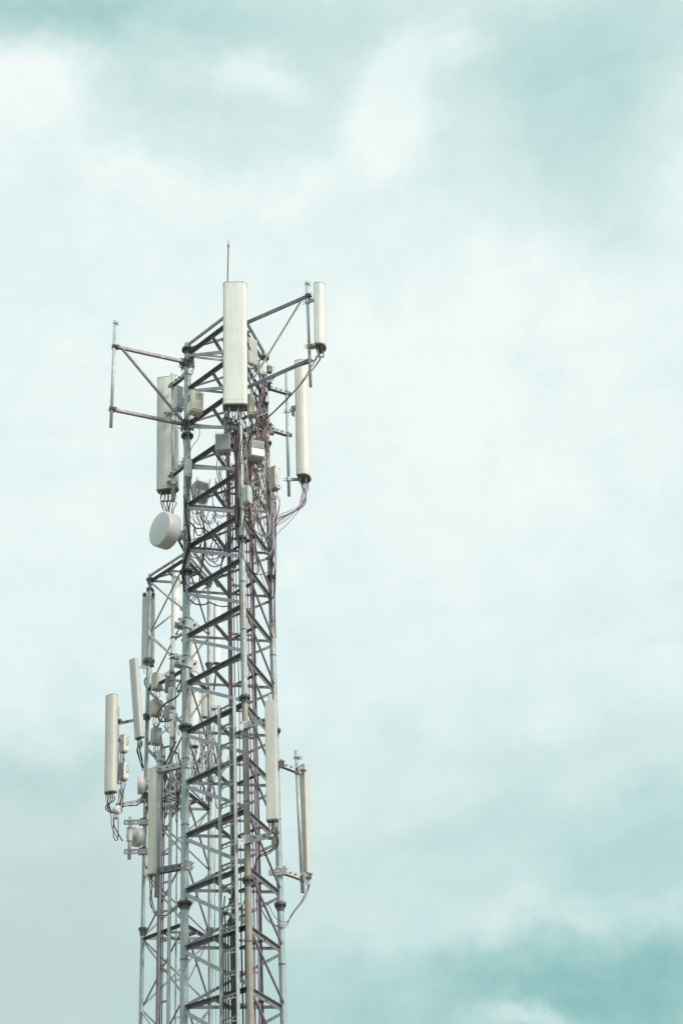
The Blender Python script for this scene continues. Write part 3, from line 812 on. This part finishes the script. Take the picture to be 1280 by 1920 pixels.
clamp(mp, at2('L', 1345), .065, hdir(-60), 'dark', .1); clamp(mp, at2('L', 1500), .065, hdir(-60), 'dark', .1); clamp(mp, P(221.6, 1352, NY + .2), .04, hdir(90)); clamp(mp, P(221.6, 1386, NY + .2), .04, hdir(90), 'plate')
for (y0, y1, lb) in ((1379, 1411, 'upper of two pale boxes with wire handles behind the leftmost beige antenna'), (1431, 1463, 'lower of two pale boxes with wire handles behind the leftmost beige antenna')):
    c, w, h = U(224, y0, 240, y1, NY + .3)
    unit(lb, c, w * .8, .13, h, 55, 'rru', 'cover', 4, [px([(227, y1 + 15, NY + .25), (226, y1 + 35, NY + .2), (224, y1 + 50, NY + .2)]), px([(233, y1 + 15, NY + .25), (230, y1 + 40, NY + .2), (226, y1 + 60, NY + .2)])], handle=True, cabr=.009)
g = empty('cable_splitter', P(217, 1530, NY + .1), 'mottled round cable splitter hanging under the leftmost beige antenna', 'cable splitter')
c = P(219, 1519, NY + .12)
build('body', MB().lathe(c + hdir(70) * .07, -hdir(70), [(0, .06), (.01, .085), (.10, .085), (.13, .06)], 18), M['rru_pale'], g)
build('socket', MB().box(P(217.5, 1531, NY + .12), hdir(0), hdir(90), UP, .08, .1, .09), M['brownish'], g, bevel=.01)
build('cable', cable_mb(px([(214, 1536, NY + .12), (212.5, 1555, NY + .12), (214, 1571, NY + .12), (219, 1576, NY + .12), (221.5, 1568, NY + .12), (222, 1536, NY + .12)]), .009), M['black'], g)
build('cable', cable_mb(px([(213, 1536, NY + .1), (215, 1550, NY + .1), (222, 1563, NY + .1), (230, 1577, NY + .1)]), .012), M['black'], g)
# n4
bt, tp = vline(331, 1054, 329.5, 1190, 26.9); s = scale_at(bt)
antenna('slim white antenna left of the thick leg near the top of the rear mast', bt, tp, 15.5 / s, .12, 25, M['radome_white'], 3, None, k=2.6, front=.4)
pn = pipe_thing('mounting_pipe', 'shiny stub of pipe with black clamps below the slim white antenna', 'pipe', P(321.8, 1276, 26.2), P(325.3, 1186, 26.2), .047)
for y in (1196, 1228, 1235, 1263): clamp(pn, P(325.3 - (y - 1186) * .039, y, 26.2), .056, hdir(60 if y % 2 else 120), 'dark', .03, 1)
bracket_arm(pn, P(324, 1232, 26.2), at2('F', 1232), .09, 'plate'); bracket_arm(pn, P(325, 1196, 26.2), at2('F', 1186), .05, 'plate')
# n6
bt, tp = vline(364, 1208, 362.8, 1400, 27.2); s = scale_at(bt)
antenna('bright white antenna behind the right edge of the thick left leg', bt, tp, 19.5 / s, .15, 15, M['radome_white'], 4, [px([(367, 1420, 27.2), (372, 1450, 27.2), (378, 1485, 27.2)]), px([(363, 1420, 27.2), (366, 1450, 27.2), (385, 1480, 27.3)])], k=2.6, front=.4)
# n7
bt, tp = vline(408, 1132, 407, 1244, 28.1); s = scale_at(bt)
antenna('pale antenna behind the right leg of the rear mast, seen through the bracing', bt, tp, 13.5 / s, .12, 25, M['radome_white'], 4, [px([(405, 1262, 28), (402, 1285, 28), (398, 1310, 27.9)])], k=3, front=.5)
bt, tp = vline(384.5, 1296, 383.8, 1345, 28.0); s = scale_at(bt)
antenna('short pale panel left of the rear mast right leg, low behind the bracing', bt, tp, 12 / s, .1, 10, M['radome_grey'], 2, None, k=4)
rr_ = [
    (284, 1264, 305, 1294, 26.9, 30, 'brownish', 'plain', 'tan radio unit topmost beside the left leg of the rear mast'),
    (308, 1268, 331, 1297, 26.7, 10, 'rru_dark', 'ribs', 'dark ribbed radio unit under the shiny pipe stub'),
    (317, 1291, 330, 1328, 26.4, -15, 'rru', 'ribs', 'upright grey unit with dotted face hanging under the pipe stub'),
    (281, 1314, 304, 1343, 26.9, 35, 'brownish', 'door', 'tan radio unit with a small door, second down beside the rear left leg'),
    (308, 1325, 321, 1351, 26.7, -5, 'green', 'cover', 'small greenish unit inside the big black cable loop'),
    (318, 1341, 331, 1385, 26.45, 5, 'rru_pale', 'ribs', 'tall pale barred unit between the cable loop and the thick leg'),
    (283, 1366, 303, 1396, 26.85, 28, 'green', 'plain', 'greenish radio unit, lowest beside the rear left leg above the flange'),
    (394, 1298, 407, 1330, 27.6, 20, 'rru_pale', 'door', 'pale unit with a small door on the right leg of the rear mast'),
]
for (x0, y0, x1, y1, Y, fc, mt, st, lb) in rr_:
    c, w, h = U(x0, y0, x1, y1, Y); xm = (x0 + x1) / 2
    unit(lb, c, w * .86, .16, h, fc, mt, st, 3, [px([(xm - 3, y1 + 18, Y), (xm + 8, y1 + 28, Y - .05), (xm + 14, y1 + 50, Y - .1)]), px([(xm + 3, y1 + 14, Y), (xm - 3, y1 + 22, Y), (xm - 6, y1 + 12, Y + .1)])], cmat=mt, cabr=.008)
for y, k in ((1269, 0), (1318, 1), (1372, 2)):
    pass
# small dishes
dish('thin drum dish seen edge-on at the left leg of the rear mast', P(259.5, 1472, 26.75), .185, -82, .1, at2('L', 1470), 'shroud')
od = dish('small dish seen from behind between two horizontal bars at the lower left', P(263, 1571, 26.9), .185, 128, .13, P(243.5, 1566, 26.4), 'shroud')
mp = empty('dish_bracket', P(243, 1611, 26.4), 'two slotted horizontal bars and an upright stub holding the small lower left dish', 'bracket')
build('pipe', MB().hollow(P(242.6, 1611, 26.4), P(244.7, 1532, 26.4), .036), M['galv'], mp)
for y in (1542, 1597):
    a, b = P(233, y, 26.33), P(276, y - 1, 26.45)
    t, n1, n2 = frame(b - a)
    m = MB().bar(a + UP * .03, b + UP * .03, .012, .035, UP).bar(a - UP * .035, b - UP * .035, .012, .028, UP).bar(a + UP * .05 + V((0, .03, 0)), b + UP * .05 + V((0, .03, 0)), .06, .006, UP)
    for u in (.02, .17, .30, .42, .6, .8, .98): m.box(a + (b - a) * u, t, UP, n2, .035 if u != .8 else .12, .05, .01)
    build('bar', m, M['beam'], mp)
    clamp(mp, at2('L', y), .06, hdir(-30), 'dark', .12)
clamp(mp, P(244, 1553, 26.4), .045, hdir(60), 'plate', .03)

# ------------------------------------------------------------------ loose cables
def cab(pts, r, mat, label, group): return build('cable', cable_mb(px(pts), r), M[mat], None, label, 'cable', group)
LB = 'dark cable hanging in a slack loop inside the upper front mast'
GR = 'slack cable loops inside the front mast'
c6 = lambda pts, Y: [(330 + x / 6.4, 940 + y / 6.4, Y + dy) for x, y, dy in [(*p, 0) if len(p) == 2 else p for p in pts]]
loops = [
    ([(330, 120), (340, 220), (400, 275), (470, 220), (480, 120)], 19.3, .007, 'plum'),
    ([(440, 150), (480, 250), (530, 300), (600, 310)], 19.2, .008, 'plum'),
    ([(170, 250), (240, 320), (340, 330), (420, 420), (500, 520), (550, 600)], 19.2, .012, 'black'),
    ([(250, 120), (330, 260), (350, 330), (400, 400), (480, 470)], 19.2, .007, 'plum'),
    ([(290, 130), (320, 230), (340, 330), (350, 450), (330, 600), (310, 750), (280, 980)], 19.3, .013, 'plum'),
    ([(650, 400), (590, 560), (555, 700), (540, 850), (560, 890)], 18.9, .011, 'black'),
    ([(690, 390), (620, 600), (575, 680), (520, 660)], 18.9, .011, 'black'),
    ([(330, 670), (400, 760), (480, 785), (550, 740), (580, 640), (600, 520)], 19.1, .01, 'plum'),
    ([(340, 650), (420, 695), (490, 680), (540, 630), (560, 520)], 19.1, .008, 'plum'),
    ([(540, 870), (600, 890), (680, 830), (740, 720), (755, 600), (760, 420)], 18.6, .011, 'black'),
    ([(350, 560), (400, 555), (440, 480), (420, 440), (300, 430), (180, 470)], 19.2, .008, 'plum'),
    ([(820, 720), (870, 800), (940, 860), (980, 850), (985, 750), (960, 560), (940, 400)], 18.7, .009, 'black'),
    ([(815, 640), (850, 760), (910, 840), (970, 870), (990, 800), (970, 640), (950, 500)], 18.75, .007, 'grey_cable'),
    ([(1080, 590), (1120, 625), (1160, 560), (1168, 400), (1165, 200)], 19.5, .009, 'grey_cable'),
    ([(1165, 560), (1120, 640), (1060, 690), (1010, 740), (1000, 800), (1040, 940), (1110, 1090)], 19.4, .008, 'grey_cable'),
    ([(940, 1110), (1000, 1135), (1070, 1115), (1090, 1090)], 19.3, .009, 'plum'),
    ([(830, 830), (900, 870), (980, 880), (1060, 870), (1120, 830)], 19.0, .008, 'plum'),
    ([(1150, 660), (1190, 880), (1180, 1080), (1160, 1160), (1140, 1170)], 19.6, .009, 'black'),
    ([(165, 1180), (230, 1230), (330, 1240), (400, 1210)], 19.4, .012, 'black'),
    ([(400, 1210), (480, 1245), (560, 1262), (640, 1250), (680, 1200)], 19.4, .011, 'plum'),
    ([(110, 0), (120, 200), (150, 350), (170, 470), (130, 620), (90, 750), (80, 900), (100, 1080)], 19.26, .016, 'black'),
    ([(100, -60), (112, 150), (150, 380), (160, 520), (120, 700), (92, 850), (120, 1000)], 19.27, .012, 'black'),
    ([(660, 900), (700, 1000), (730, 1080), (720, 1160)], 19.1, .009, 'plum'),
    ([(780, 500), (830, 700), (880, 830), (960, 870)], 18.6, .009, 'black'),
    ([(200, 900), (260, 870), (300, 810), (330, 700), (340, 500)], 19.2, .01, 'black'),
    ([(170, 170), (230, 250), (285, 280), (300, 180), (290, 100)], 19.4, .005, 'grey_cable'),
    ([(860, 160), (900, 330), (960, 480), (1010, 560), (1090, 610)], 19.0, .008, 'tan_cable'),
    ([(820, 260), (860, 400), (930, 560), (960, 700), (965, 830)], 18.8, .007, 'tan_cable'),
    ([(950, 120), (990, 330), (1040, 480), (1110, 600)], 19.2, .008, 'black'),
    ([(1010, -60), (1030, 150), (1060, 260), (1040, 420), (1030, 600)], 19.35, .006, 'plum'),
    ([(930, -80), (960, 60), (940, 300), (945, 520), (925, 640)], 18.9, .007, 'plum'),
]
for k, (pts, Y, r, m) in enumerate(loops):
    cab(c6(pts, Y), r, m, LB, GR)
for k in range(4):
    cab(c6([(200 + 14 * k, 620), (325 + 13 * k, 790), (430 + 12 * k, 920), (500 + 5 * k, 1030)], 19.5 + .02 * k), .0065, 'grey_cable' if k % 2 else 'black', LB, GR)
for k in range(26):
    x = random.uniform(362, 432); y = random.uniform(935, 1090); Y = random.uniform(19.0, 19.7); w_ = random.uniform(10, 34); h_ = random.uniform(12, 42)
    cab([(x - w_ * .6, y - h_ * random.uniform(.8, 1.6), Y), (x - w_ * .45, y - h_ * .3, Y), (x - w_ * .1, y, Y), (x + w_ * .3, y - h_ * .12, Y), (x + w_ * .6, y - h_ * random.uniform(.6, 1.5), Y + .05)], random.uniform(.005, .009), random.choice(['plum', 'plum', 'black', 'grey_cable']), LB, GR)
# random slack runs among the equipment
anch = [(440, 880, 18.5), (452, 900, 18.5), (470, 880, 18.6), (486, 890, 18.8), (497, 800, 19.2), (488, 760, 19.2), (505, 850, 19.5), (482, 930, 18.9), (500, 960, 19.4), (458, 960, 18.4), (470, 990, 18.8), (505, 1010, 19.5), (476, 820, 18.6), (492, 835, 19.0), (440, 950, 18.8), (375, 950, 19.5), (390, 930, 19.4), (420, 920, 19.0), (430, 990, 19.0)]
for k in range(95):
    a = random.choice(anch[:14]); b = random.choice(anch)
    dx = b[0] - a[0]
    if a == b or abs(dx) > 64 or abs(a[1] - b[1]) < 15: continue
    sag = random.uniform(5, 26)
    pts = [a, (a[0] + dx * .2 + random.uniform(-6, 6), a[1] + (b[1] - a[1]) * .3 + sag * .6, a[2]), (a[0] + dx * .6 + random.uniform(-8, 8), a[1] + (b[1] - a[1]) * .7 + sag, (a[2] + b[2]) / 2), b]
    cab(pts, random.uniform(.0045, .0085), random.choice(['black', 'plum', 'plum', 'grey_cable', 'tan_cable', 'plum', 'grey_cable']), 'thin cable strung through the equipment tangle below the broad antenna', 'cables in the equipment tangle')
anch2 = [(484, 715, 19.4), (492, 722, 19.5), (500, 735, 19.6), (488, 745, 19.3), (497, 765, 19.5), (503, 790, 19.6), (490, 800, 19.2), (482, 785, 19.0), (499, 815, 19.5), (486, 828, 19.1), (494, 845, 19.3), (505, 850, 19.6), (478, 735, 19.0), (476, 770, 18.8)]
for k in range(46):
    a, b = random.sample(anch2, 2)
    if abs(a[1] - b[1]) < 14: continue
    dx = b[0] - a[0]; sag = random.uniform(2, 14)
    pts = [a, (a[0] + dx * .3 + random.uniform(-7, 7), a[1] + (b[1] - a[1]) * .35 + sag * .6, a[2] - .05), (a[0] + dx * .7 + random.uniform(-7, 7), a[1] + (b[1] - a[1]) * .75 + sag, (a[2] + b[2]) / 2), b]
    cab(pts, random.uniform(.0055, .010), random.choice(['black', 'plum', 'black', 'grey_cable', 'tan_cable', 'black', 'black']), 'thin cable knotted round the top of the right leg under the lower side arm', 'cables round the right leg top')
# bundle on the front leg
for k in range(9):
    o = random.uniform(-4, 4)
    cab([(441 + o * .8, 800 + 6 * k, 18.4), (444 + o * .7, 870, 18.35), (444 + o * .7, 920, 18.32), (443.5 + o * .7, 985, 18.35), (447 + o * .6, 1015, 18.36), (455 + o * .5, 1050, 18.5), (452 + o, 1110, 18.75)], random.uniform(.007, .010), 'black' if k % 3 else 'plum', 'black cable in the thick bundle strapped to the front leg below the broad antenna', 'bundle on the front leg')
# upright feeders inside the mast
for k in range(9):
    x = 427 + 4.6 * k + random.uniform(-1.2, 1.2); yt = 840 + random.uniform(0, 120); Y = 19.2 + random.uniform(-.06, .06)
    a = P(x, yt, Y)
    pts = [a] + [V((a.x + random.uniform(-.012, .012), a.y + random.uniform(-.01, .01), z)) for z in (a.z * .85, a.z * .7, a.z * .55, a.z * .4, a.z * .25, .2)]
    build('cable', cable_mb(pts, random.uniform(.006, .010)), M['plum' if k % 3 else 'black'], None, 'straight dark feeder cable running down the inner ladder', 'cable', 'feeders on the inner ladder')
for k in range(5):
    x = 506 + 2.4 * k; a = P(x, 890 + 10 * k, 19.62)
    pts = [a, V((a.x - .01, a.y, a.z - 1)), V((a.x - .05 + random.uniform(-.01, .01), a.y, a.z - 1.9)), V((a.x - .06, a.y - .02, a.z - 2.6))]
    build('cable', cable_mb(pts, .006), M['plum' if k % 2 else 'black'], None, 'thin dark cable running down beside the right leg below the pale box', 'cable', 'cables along the right leg')
# low black bundle behind the slotted ladder
for k in range(12):
    u = k / 11 * .86 + random.uniform(-.02, .02)
    p0 = pl + (pr - pl) * u - on * (.04 + .07 * (k % 2)) 
    t = top_at(p0, 1735 + random.uniform(-18, 30))
    fan = t + V((random.uniform(-.05, .16), random.uniform(0, .12), random.uniform(.25, .55)))
    pts = [fan, t + V((random.uniform(-.03, .05), .03, .15)), t] + [V((p0.x + random.uniform(-.01, .01), p0.y, t.z * f)) for f in (.8, .6, .4, .2, .03)]
    build('cable', cable_mb(pts, random.uniform(.0075, .0115)), M['black'], None, 'thick black feeder in the bundle behind the slotted ladder at the foot of the view', 'cable', 'black feeders behind the slotted ladder')
# thin stay wires / drop cables
for x0, x1, y0 in ((404, 398, 1500), (399, 405, 1560), (480, 485, 1330), (476, 480, 1480)):
    a = P(x0, y0, 18.9); b = P(x1, 1925, 18.9)
    build('cable', cable_mb([a, a + (b - a) * .5 + V((.01, 0, 0)), b, V((b.x, b.y, .3))], .004), M['grey_cable'], None, 'hair-thin grey wire dropping straight down through the lower mast', 'cable', 'thin drop wires')
# rear mast cables
cab([(340, 1255, 26.2), (340, 1285, 26.1), (333, 1305, 26.0), (312, 1318, 26.0), (300, 1331, 26.0), (297, 1342, 26.0), (302, 1352, 26.0), (315, 1352, 26.1), (322, 1349, 26.2)], .02, 'black', 'thick black cable curving in a big open loop on the rear mast', None)
cab([(330, 1390, 26.3), (322, 1408, 26.3), (313, 1428, 26.3), (309, 1440, 26.3)], .02, 'black', 'thick dark cable running down to the bracket of the beige lower left antenna', None)
cab([(340, 1385, 26.3), (331, 1405, 26.3), (318, 1430, 26.4), (308, 1450, 26.5)], .012, 'plum', 'thinner dark cable beside the thick one above the lower left antenna', None)
for k in range(36):
    x = random.uniform(303, 345); y = random.uniform(1400, 1470); Y = random.uniform(26.3, 27)
    d = random.uniform(-25, 25)
    cab([(x, y, Y), (x + d * .3, y + 30, Y), (x + d * .8, y + 55 + random.uniform(0, 25), Y), (x + d, y + random.uniform(40, 90), Y)], random.uniform(.007, .011), random.choice(['black', 'plum', 'grey_cable']), 'loose thin cable in the tangle on the rear mast beside the thick left leg', 'loose cables on the rear mast')
for k in range(30):
    x = random.uniform(366, 402); y = random.uniform(1330, 1420); Y = random.uniform(27, 27.6); d = random.uniform(-18, 18)
    cab([(x, y, Y), (x + d * .2, y + 35, Y), (x + d, y + 65, Y), (x + d * 1.5, y + 88 + random.uniform(0, 20), Y), (x + d * 2, y + 75, Y)], random.uniform(.006, .010), random.choice(['black', 'plum', 'grey_cable']), 'loose thin cable hanging round the right leg of the rear mast', 'cables round the rear right leg')
for k in range(4):
    a = P(300 + 3.2 * k, 1450, 26.62)
    build('cable', cable_mb([a, V((a.x, a.y, a.z * .7)), V((a.x + .01, a.y, a.z * .35)), V((a.x, a.y, .2))], .012), M['plum' if k % 2 else 'black'], None, 'straight dark feeder running down the rear mast cable ladder', 'cable', 'feeders on the rear mast')
for k in range(2):
    cab([(266 + 3 * k, 1500, 26.4), (258, 1510 - 2 * k, 26.2), (248, 1509 + 2 * k, 26.1), (238, 1511, 26.0), (228, 1512 + 2 * k, 26.0)], .008, 'black', 'dark cable sagging under the lower outrigger arm of the leftmost antenna', 'cables under the left outrigger')
# coil
pts = []
c = P(322, 1497, 26.35)
for i in range(90):
    a = i * .55; pts.append(c + V((math.cos(a) * .09, math.sin(a) * .09, .16 - .33 * i / 90 + .02 * math.sin(i * 1.3))))
build('cable_coil', MB().path(pts, .007, 6), M['grey_cable'], None, 'springy grey coil of spare cable on the rear mast beside the thick left leg', 'cable coil')

# ------------------------------------------------------------------ light
SUN_EL, SUN_AZ = R(36), R(52)          # azimuth from the view direction's back, towards the right
sd = V((math.sin(SUN_AZ) * math.cos(SUN_EL), -math.cos(SUN_AZ) * math.cos(SUN_EL), math.sin(SUN_EL)))
sun_d = bpy.data.lights.new('sun', 'SUN'); sun_d.energy = 3.0; sun_d.angle = R(11); sun_d.color = (1, .93, .84)
sun = bpy.data.objects.new('sun', sun_d); col.objects.link(sun)
sun.rotation_euler = (-sd).to_track_quat('-Z', 'Y').to_euler(); sun.location = (0, 0, 60)

# ------------------------------------------------------------------ sky
w = bpy.data.worlds.new('World'); scene.world = w; w.use_nodes = True
nt = w.node_tree; nt.nodes.clear()
N = nt.nodes.new; Lk = nt.links.new
def math_(op, a, b=None):
    n = N('ShaderNodeMath'); n.operation = op
    for i, v in enumerate((a, b)):
        if v is None: continue
        if isinstance(v, (int, float)): n.inputs[i].default_value = v
        else: Lk(v, n.inputs[i])
    return n.outputs[0]
tc = N('ShaderNodeTexCoord')
dirv = tc.outputs['Generated']
def nz(scale, detail, rough, off):
    mp = N('ShaderNodeMapping'); mp.inputs['Location'].default_value = off; Lk(dirv, mp.inputs[0])
    n = N('ShaderNodeTexNoise'); n.inputs['Scale'].default_value = scale; n.inputs['Detail'].default_value = detail; n.inputs['Roughness'].default_value = rough
    Lk(mp.outputs[0], n.inputs['Vector']); return n.outputs['Fac']
sx = N('ShaderNodeSeparateXYZ'); Lk(dirv, sx.inputs[0])
az = math_('ARCTAN2', sx.outputs[0], sx.outputs[1]); el = math_('ARCSINE', sx.outputs[2])
az = math_('ADD', az, math_('MULTIPLY', math_('SUBTRACT', nz(8, 8, .62, (3, 1, 2)), .5), .15))
el = math_('ADD', el, math_('MULTIPLY', math_('SUBTRACT', nz(8, 8, .62, (8, 5, 1)), .5), .12))
# openings in the cloud (amount > 0: blue-green shows, < 0: bright cloud): pixel centre, radii, amount
blobs = [
    (40, -10, 260, 70, .42), (300, -20, 260, 60, .22), (1080, 60, 200, 150, .17), (1130, 270, 130, 140, .24), (1010, 170, 90, 120, .10), (1260, 60, 200, 160, .10), (1240, 230, 60, 60, -.06),
    (850, 740, 480, 380, -.085), (150, 800, 260, 400, -.04), (560, 130, 420, 170, .22), (400, 200, 130, 80, .07), (860, 330, 160, 90, .06), (560, 40, 160, 50, .08),
    (60, 1440, 240, 50, .26), (100, 1600, 260, 130, .13), (1000, 1400, 300, 40, .12), (1260, 1600, 200, 120, .30), (1000, 1780, 260, 70, .16), (800, 1620, 320, 60, .10),
    (1230, 1880, 280, 110, .50), (820, 1790, 200, 50, .12), (640, 1910, 260, 80, .26), (80, 1850, 280, 130, .18), (1130, 1700, 260, 35, -.13), (900, 1540, 200, 50, .07), (980, 1925, 130, 26, -.18),
]
# bright puffs of cloud
puffs = [(50, 190, 120, 100, .95), (740, 225, 80, 85, 1.35), (815, 95, 80, 50, .75), (480, 132, 80, 50, .95), (530, 350, 150, 60, .42), (250, 320, 90, 60, .5), (310, 25, 90, 50, .6), (420, 420, 200, 60, .28), (1240, 280, 70, 90, .5), (1080, 1705, 230, 32, .42), (900, 1815, 130, 30, .35), (600, 640, 300, 120, .22), (1000, 600, 340, 180, .26), (850, 900, 400, 200, .2), (1000, 1930, 110, 26, .8)]
def gauss_sum(blobs):
  tot = None
  for (bx, by, rx, ry, am) in blobs:
    d = ray(bx, by).normalized(); a0 = math.atan2(d.x, d.y); e0 = math.asin(d.z)
    ra_ = rx / F_PX / math.cos(e0); re_ = ry / F_PX
    q = math_('ADD', math_('POWER', math_('ABSOLUTE', math_('DIVIDE', math_('SUBTRACT', az, a0), ra_)), 2.), math_('POWER', math_('ABSOLUTE', math_('DIVIDE', math_('SUBTRACT', el, e0), re_)), 2.))
    g = math_('MULTIPLY', math_('EXPONENT', math_('MULTIPLY', q, -.7)), am)
    tot = g if tot is None else math_('ADD', tot, g)
  return tot
tot = gauss_sum(blobs)
pf = math_('ADD', gauss_sum(puffs), math_('MULTIPLY', math_('SUBTRACT', nz(15, 9, .62, (2, 6, 4)), .5), 1.5))
pm = N('ShaderNodeMapRange'); pm.interpolation_type = 'SMOOTHSTEP'
pm.inputs[1].default_value = .12; pm.inputs[2].default_value = 1.05; Lk(pf, pm.inputs[0])
tot = math_('SUBTRACT', tot, math_('MULTIPLY', pm.outputs[0], .27))
# general haze: the sky is paler high up in the middle, deeper low down
low = math_('MULTIPLY', math_('MAXIMUM', math_('SUBTRACT', R(29), math_('ARCSINE', sx.outputs[2])), 0), .70)
n1 = math_('MULTIPLY', math_('SUBTRACT', nz(9, 9, .6, (0, 0, 0)), .5), .30)
mp = N('ShaderNodeMapping'); mp.inputs['Scale'].default_value = (1, 1, 4.5); mp.inputs['Rotation'].default_value = (0, .12, 0); Lk(dirv, mp.inputs[0])
sn = N('ShaderNodeTexNoise'); sn.inputs['Scale'].default_value = 9; sn.inputs['Detail'].default_value = 8; sn.inputs['Roughness'].default_value = .6; sn.inputs['Distortion'].default_value = .6
Lk(mp.outputs[0], sn.inputs['Vector'])
n1 = math_('ADD', n1, math_('MULTIPLY', math_('SUBTRACT', sn.outputs['Fac'], .5), .20))
n1 = math_('ADD', n1, math_('MULTIPLY', math_('SUBTRACT', nz(60, 6, .65, (1, 7, 3)), .5), .07))
n2 = math_('MULTIPLY', math_('SUBTRACT', nz(22, 8, .62, (4, 2, 9)), .5), .26)
t = math_('ADD', math_('ADD', math_('ADD', tot, low), .155), math_('ADD', n1, n2))
cr = N('ShaderNodeValToRGB'); e = cr.color_ramp.elements
e[0].position = 0; e[0].color = (.91, .98, .96, 1); e[1].position = 1; e[1].color = (.24, .51, .50, 1)
for pos, c in ((.17, (.775, .92, .91)), (.40, (.64, .815, .80)), (.7, (.45, .68, .665))):
    k = e.new(pos); k.color = (*c, 1)
Lk(t, cr.inputs[0])
sky = N('ShaderNodeTexSky'); sky.sky_type = 'NISHITA'; sky.sun_disc = False
sky.sun_elevation = SUN_EL; sky.sun_rotation = math.pi - SUN_AZ
sky.dust_density = 2.0
bg1 = N('ShaderNodeBackground'); Lk(sky.outputs[0], bg1.inputs[0]); bg1.inputs[1].default_value = .08
gm = N('ShaderNodeMix'); gm.data_type = 'RGBA'; Lk(math_('MINIMUM', gauss_sum([(60, 1860, 300, 220, .5), (60, 1600, 200, 150, .25)]), .6), gm.inputs[0])
Lk(cr.outputs[0], gm.inputs[6]); gm.inputs[7].default_value = (.53, .635, .62, 1)
bg2 = N('ShaderNodeBackground'); Lk(gm.outputs[2], bg2.inputs[0]); bg2.inputs[1].default_value = 1.0
mx = N('ShaderNodeMixShader'); mx.inputs[0].default_value = .97
Lk(bg1.outputs[0], mx.inputs[1]); Lk(bg2.outputs[0], mx.inputs[2])
out = N('ShaderNodeOutputWorld'); Lk(mx.outputs[0], out.inputs[0])

scene.render.engine = 'CYCLES'
scene.view_settings.view_transform = 'Standard'
scene.view_settings.look = 'None'
scene.view_settings.exposure = 0
scene.view_settings.gamma = 1
scene.cycles.max_bounces = 6
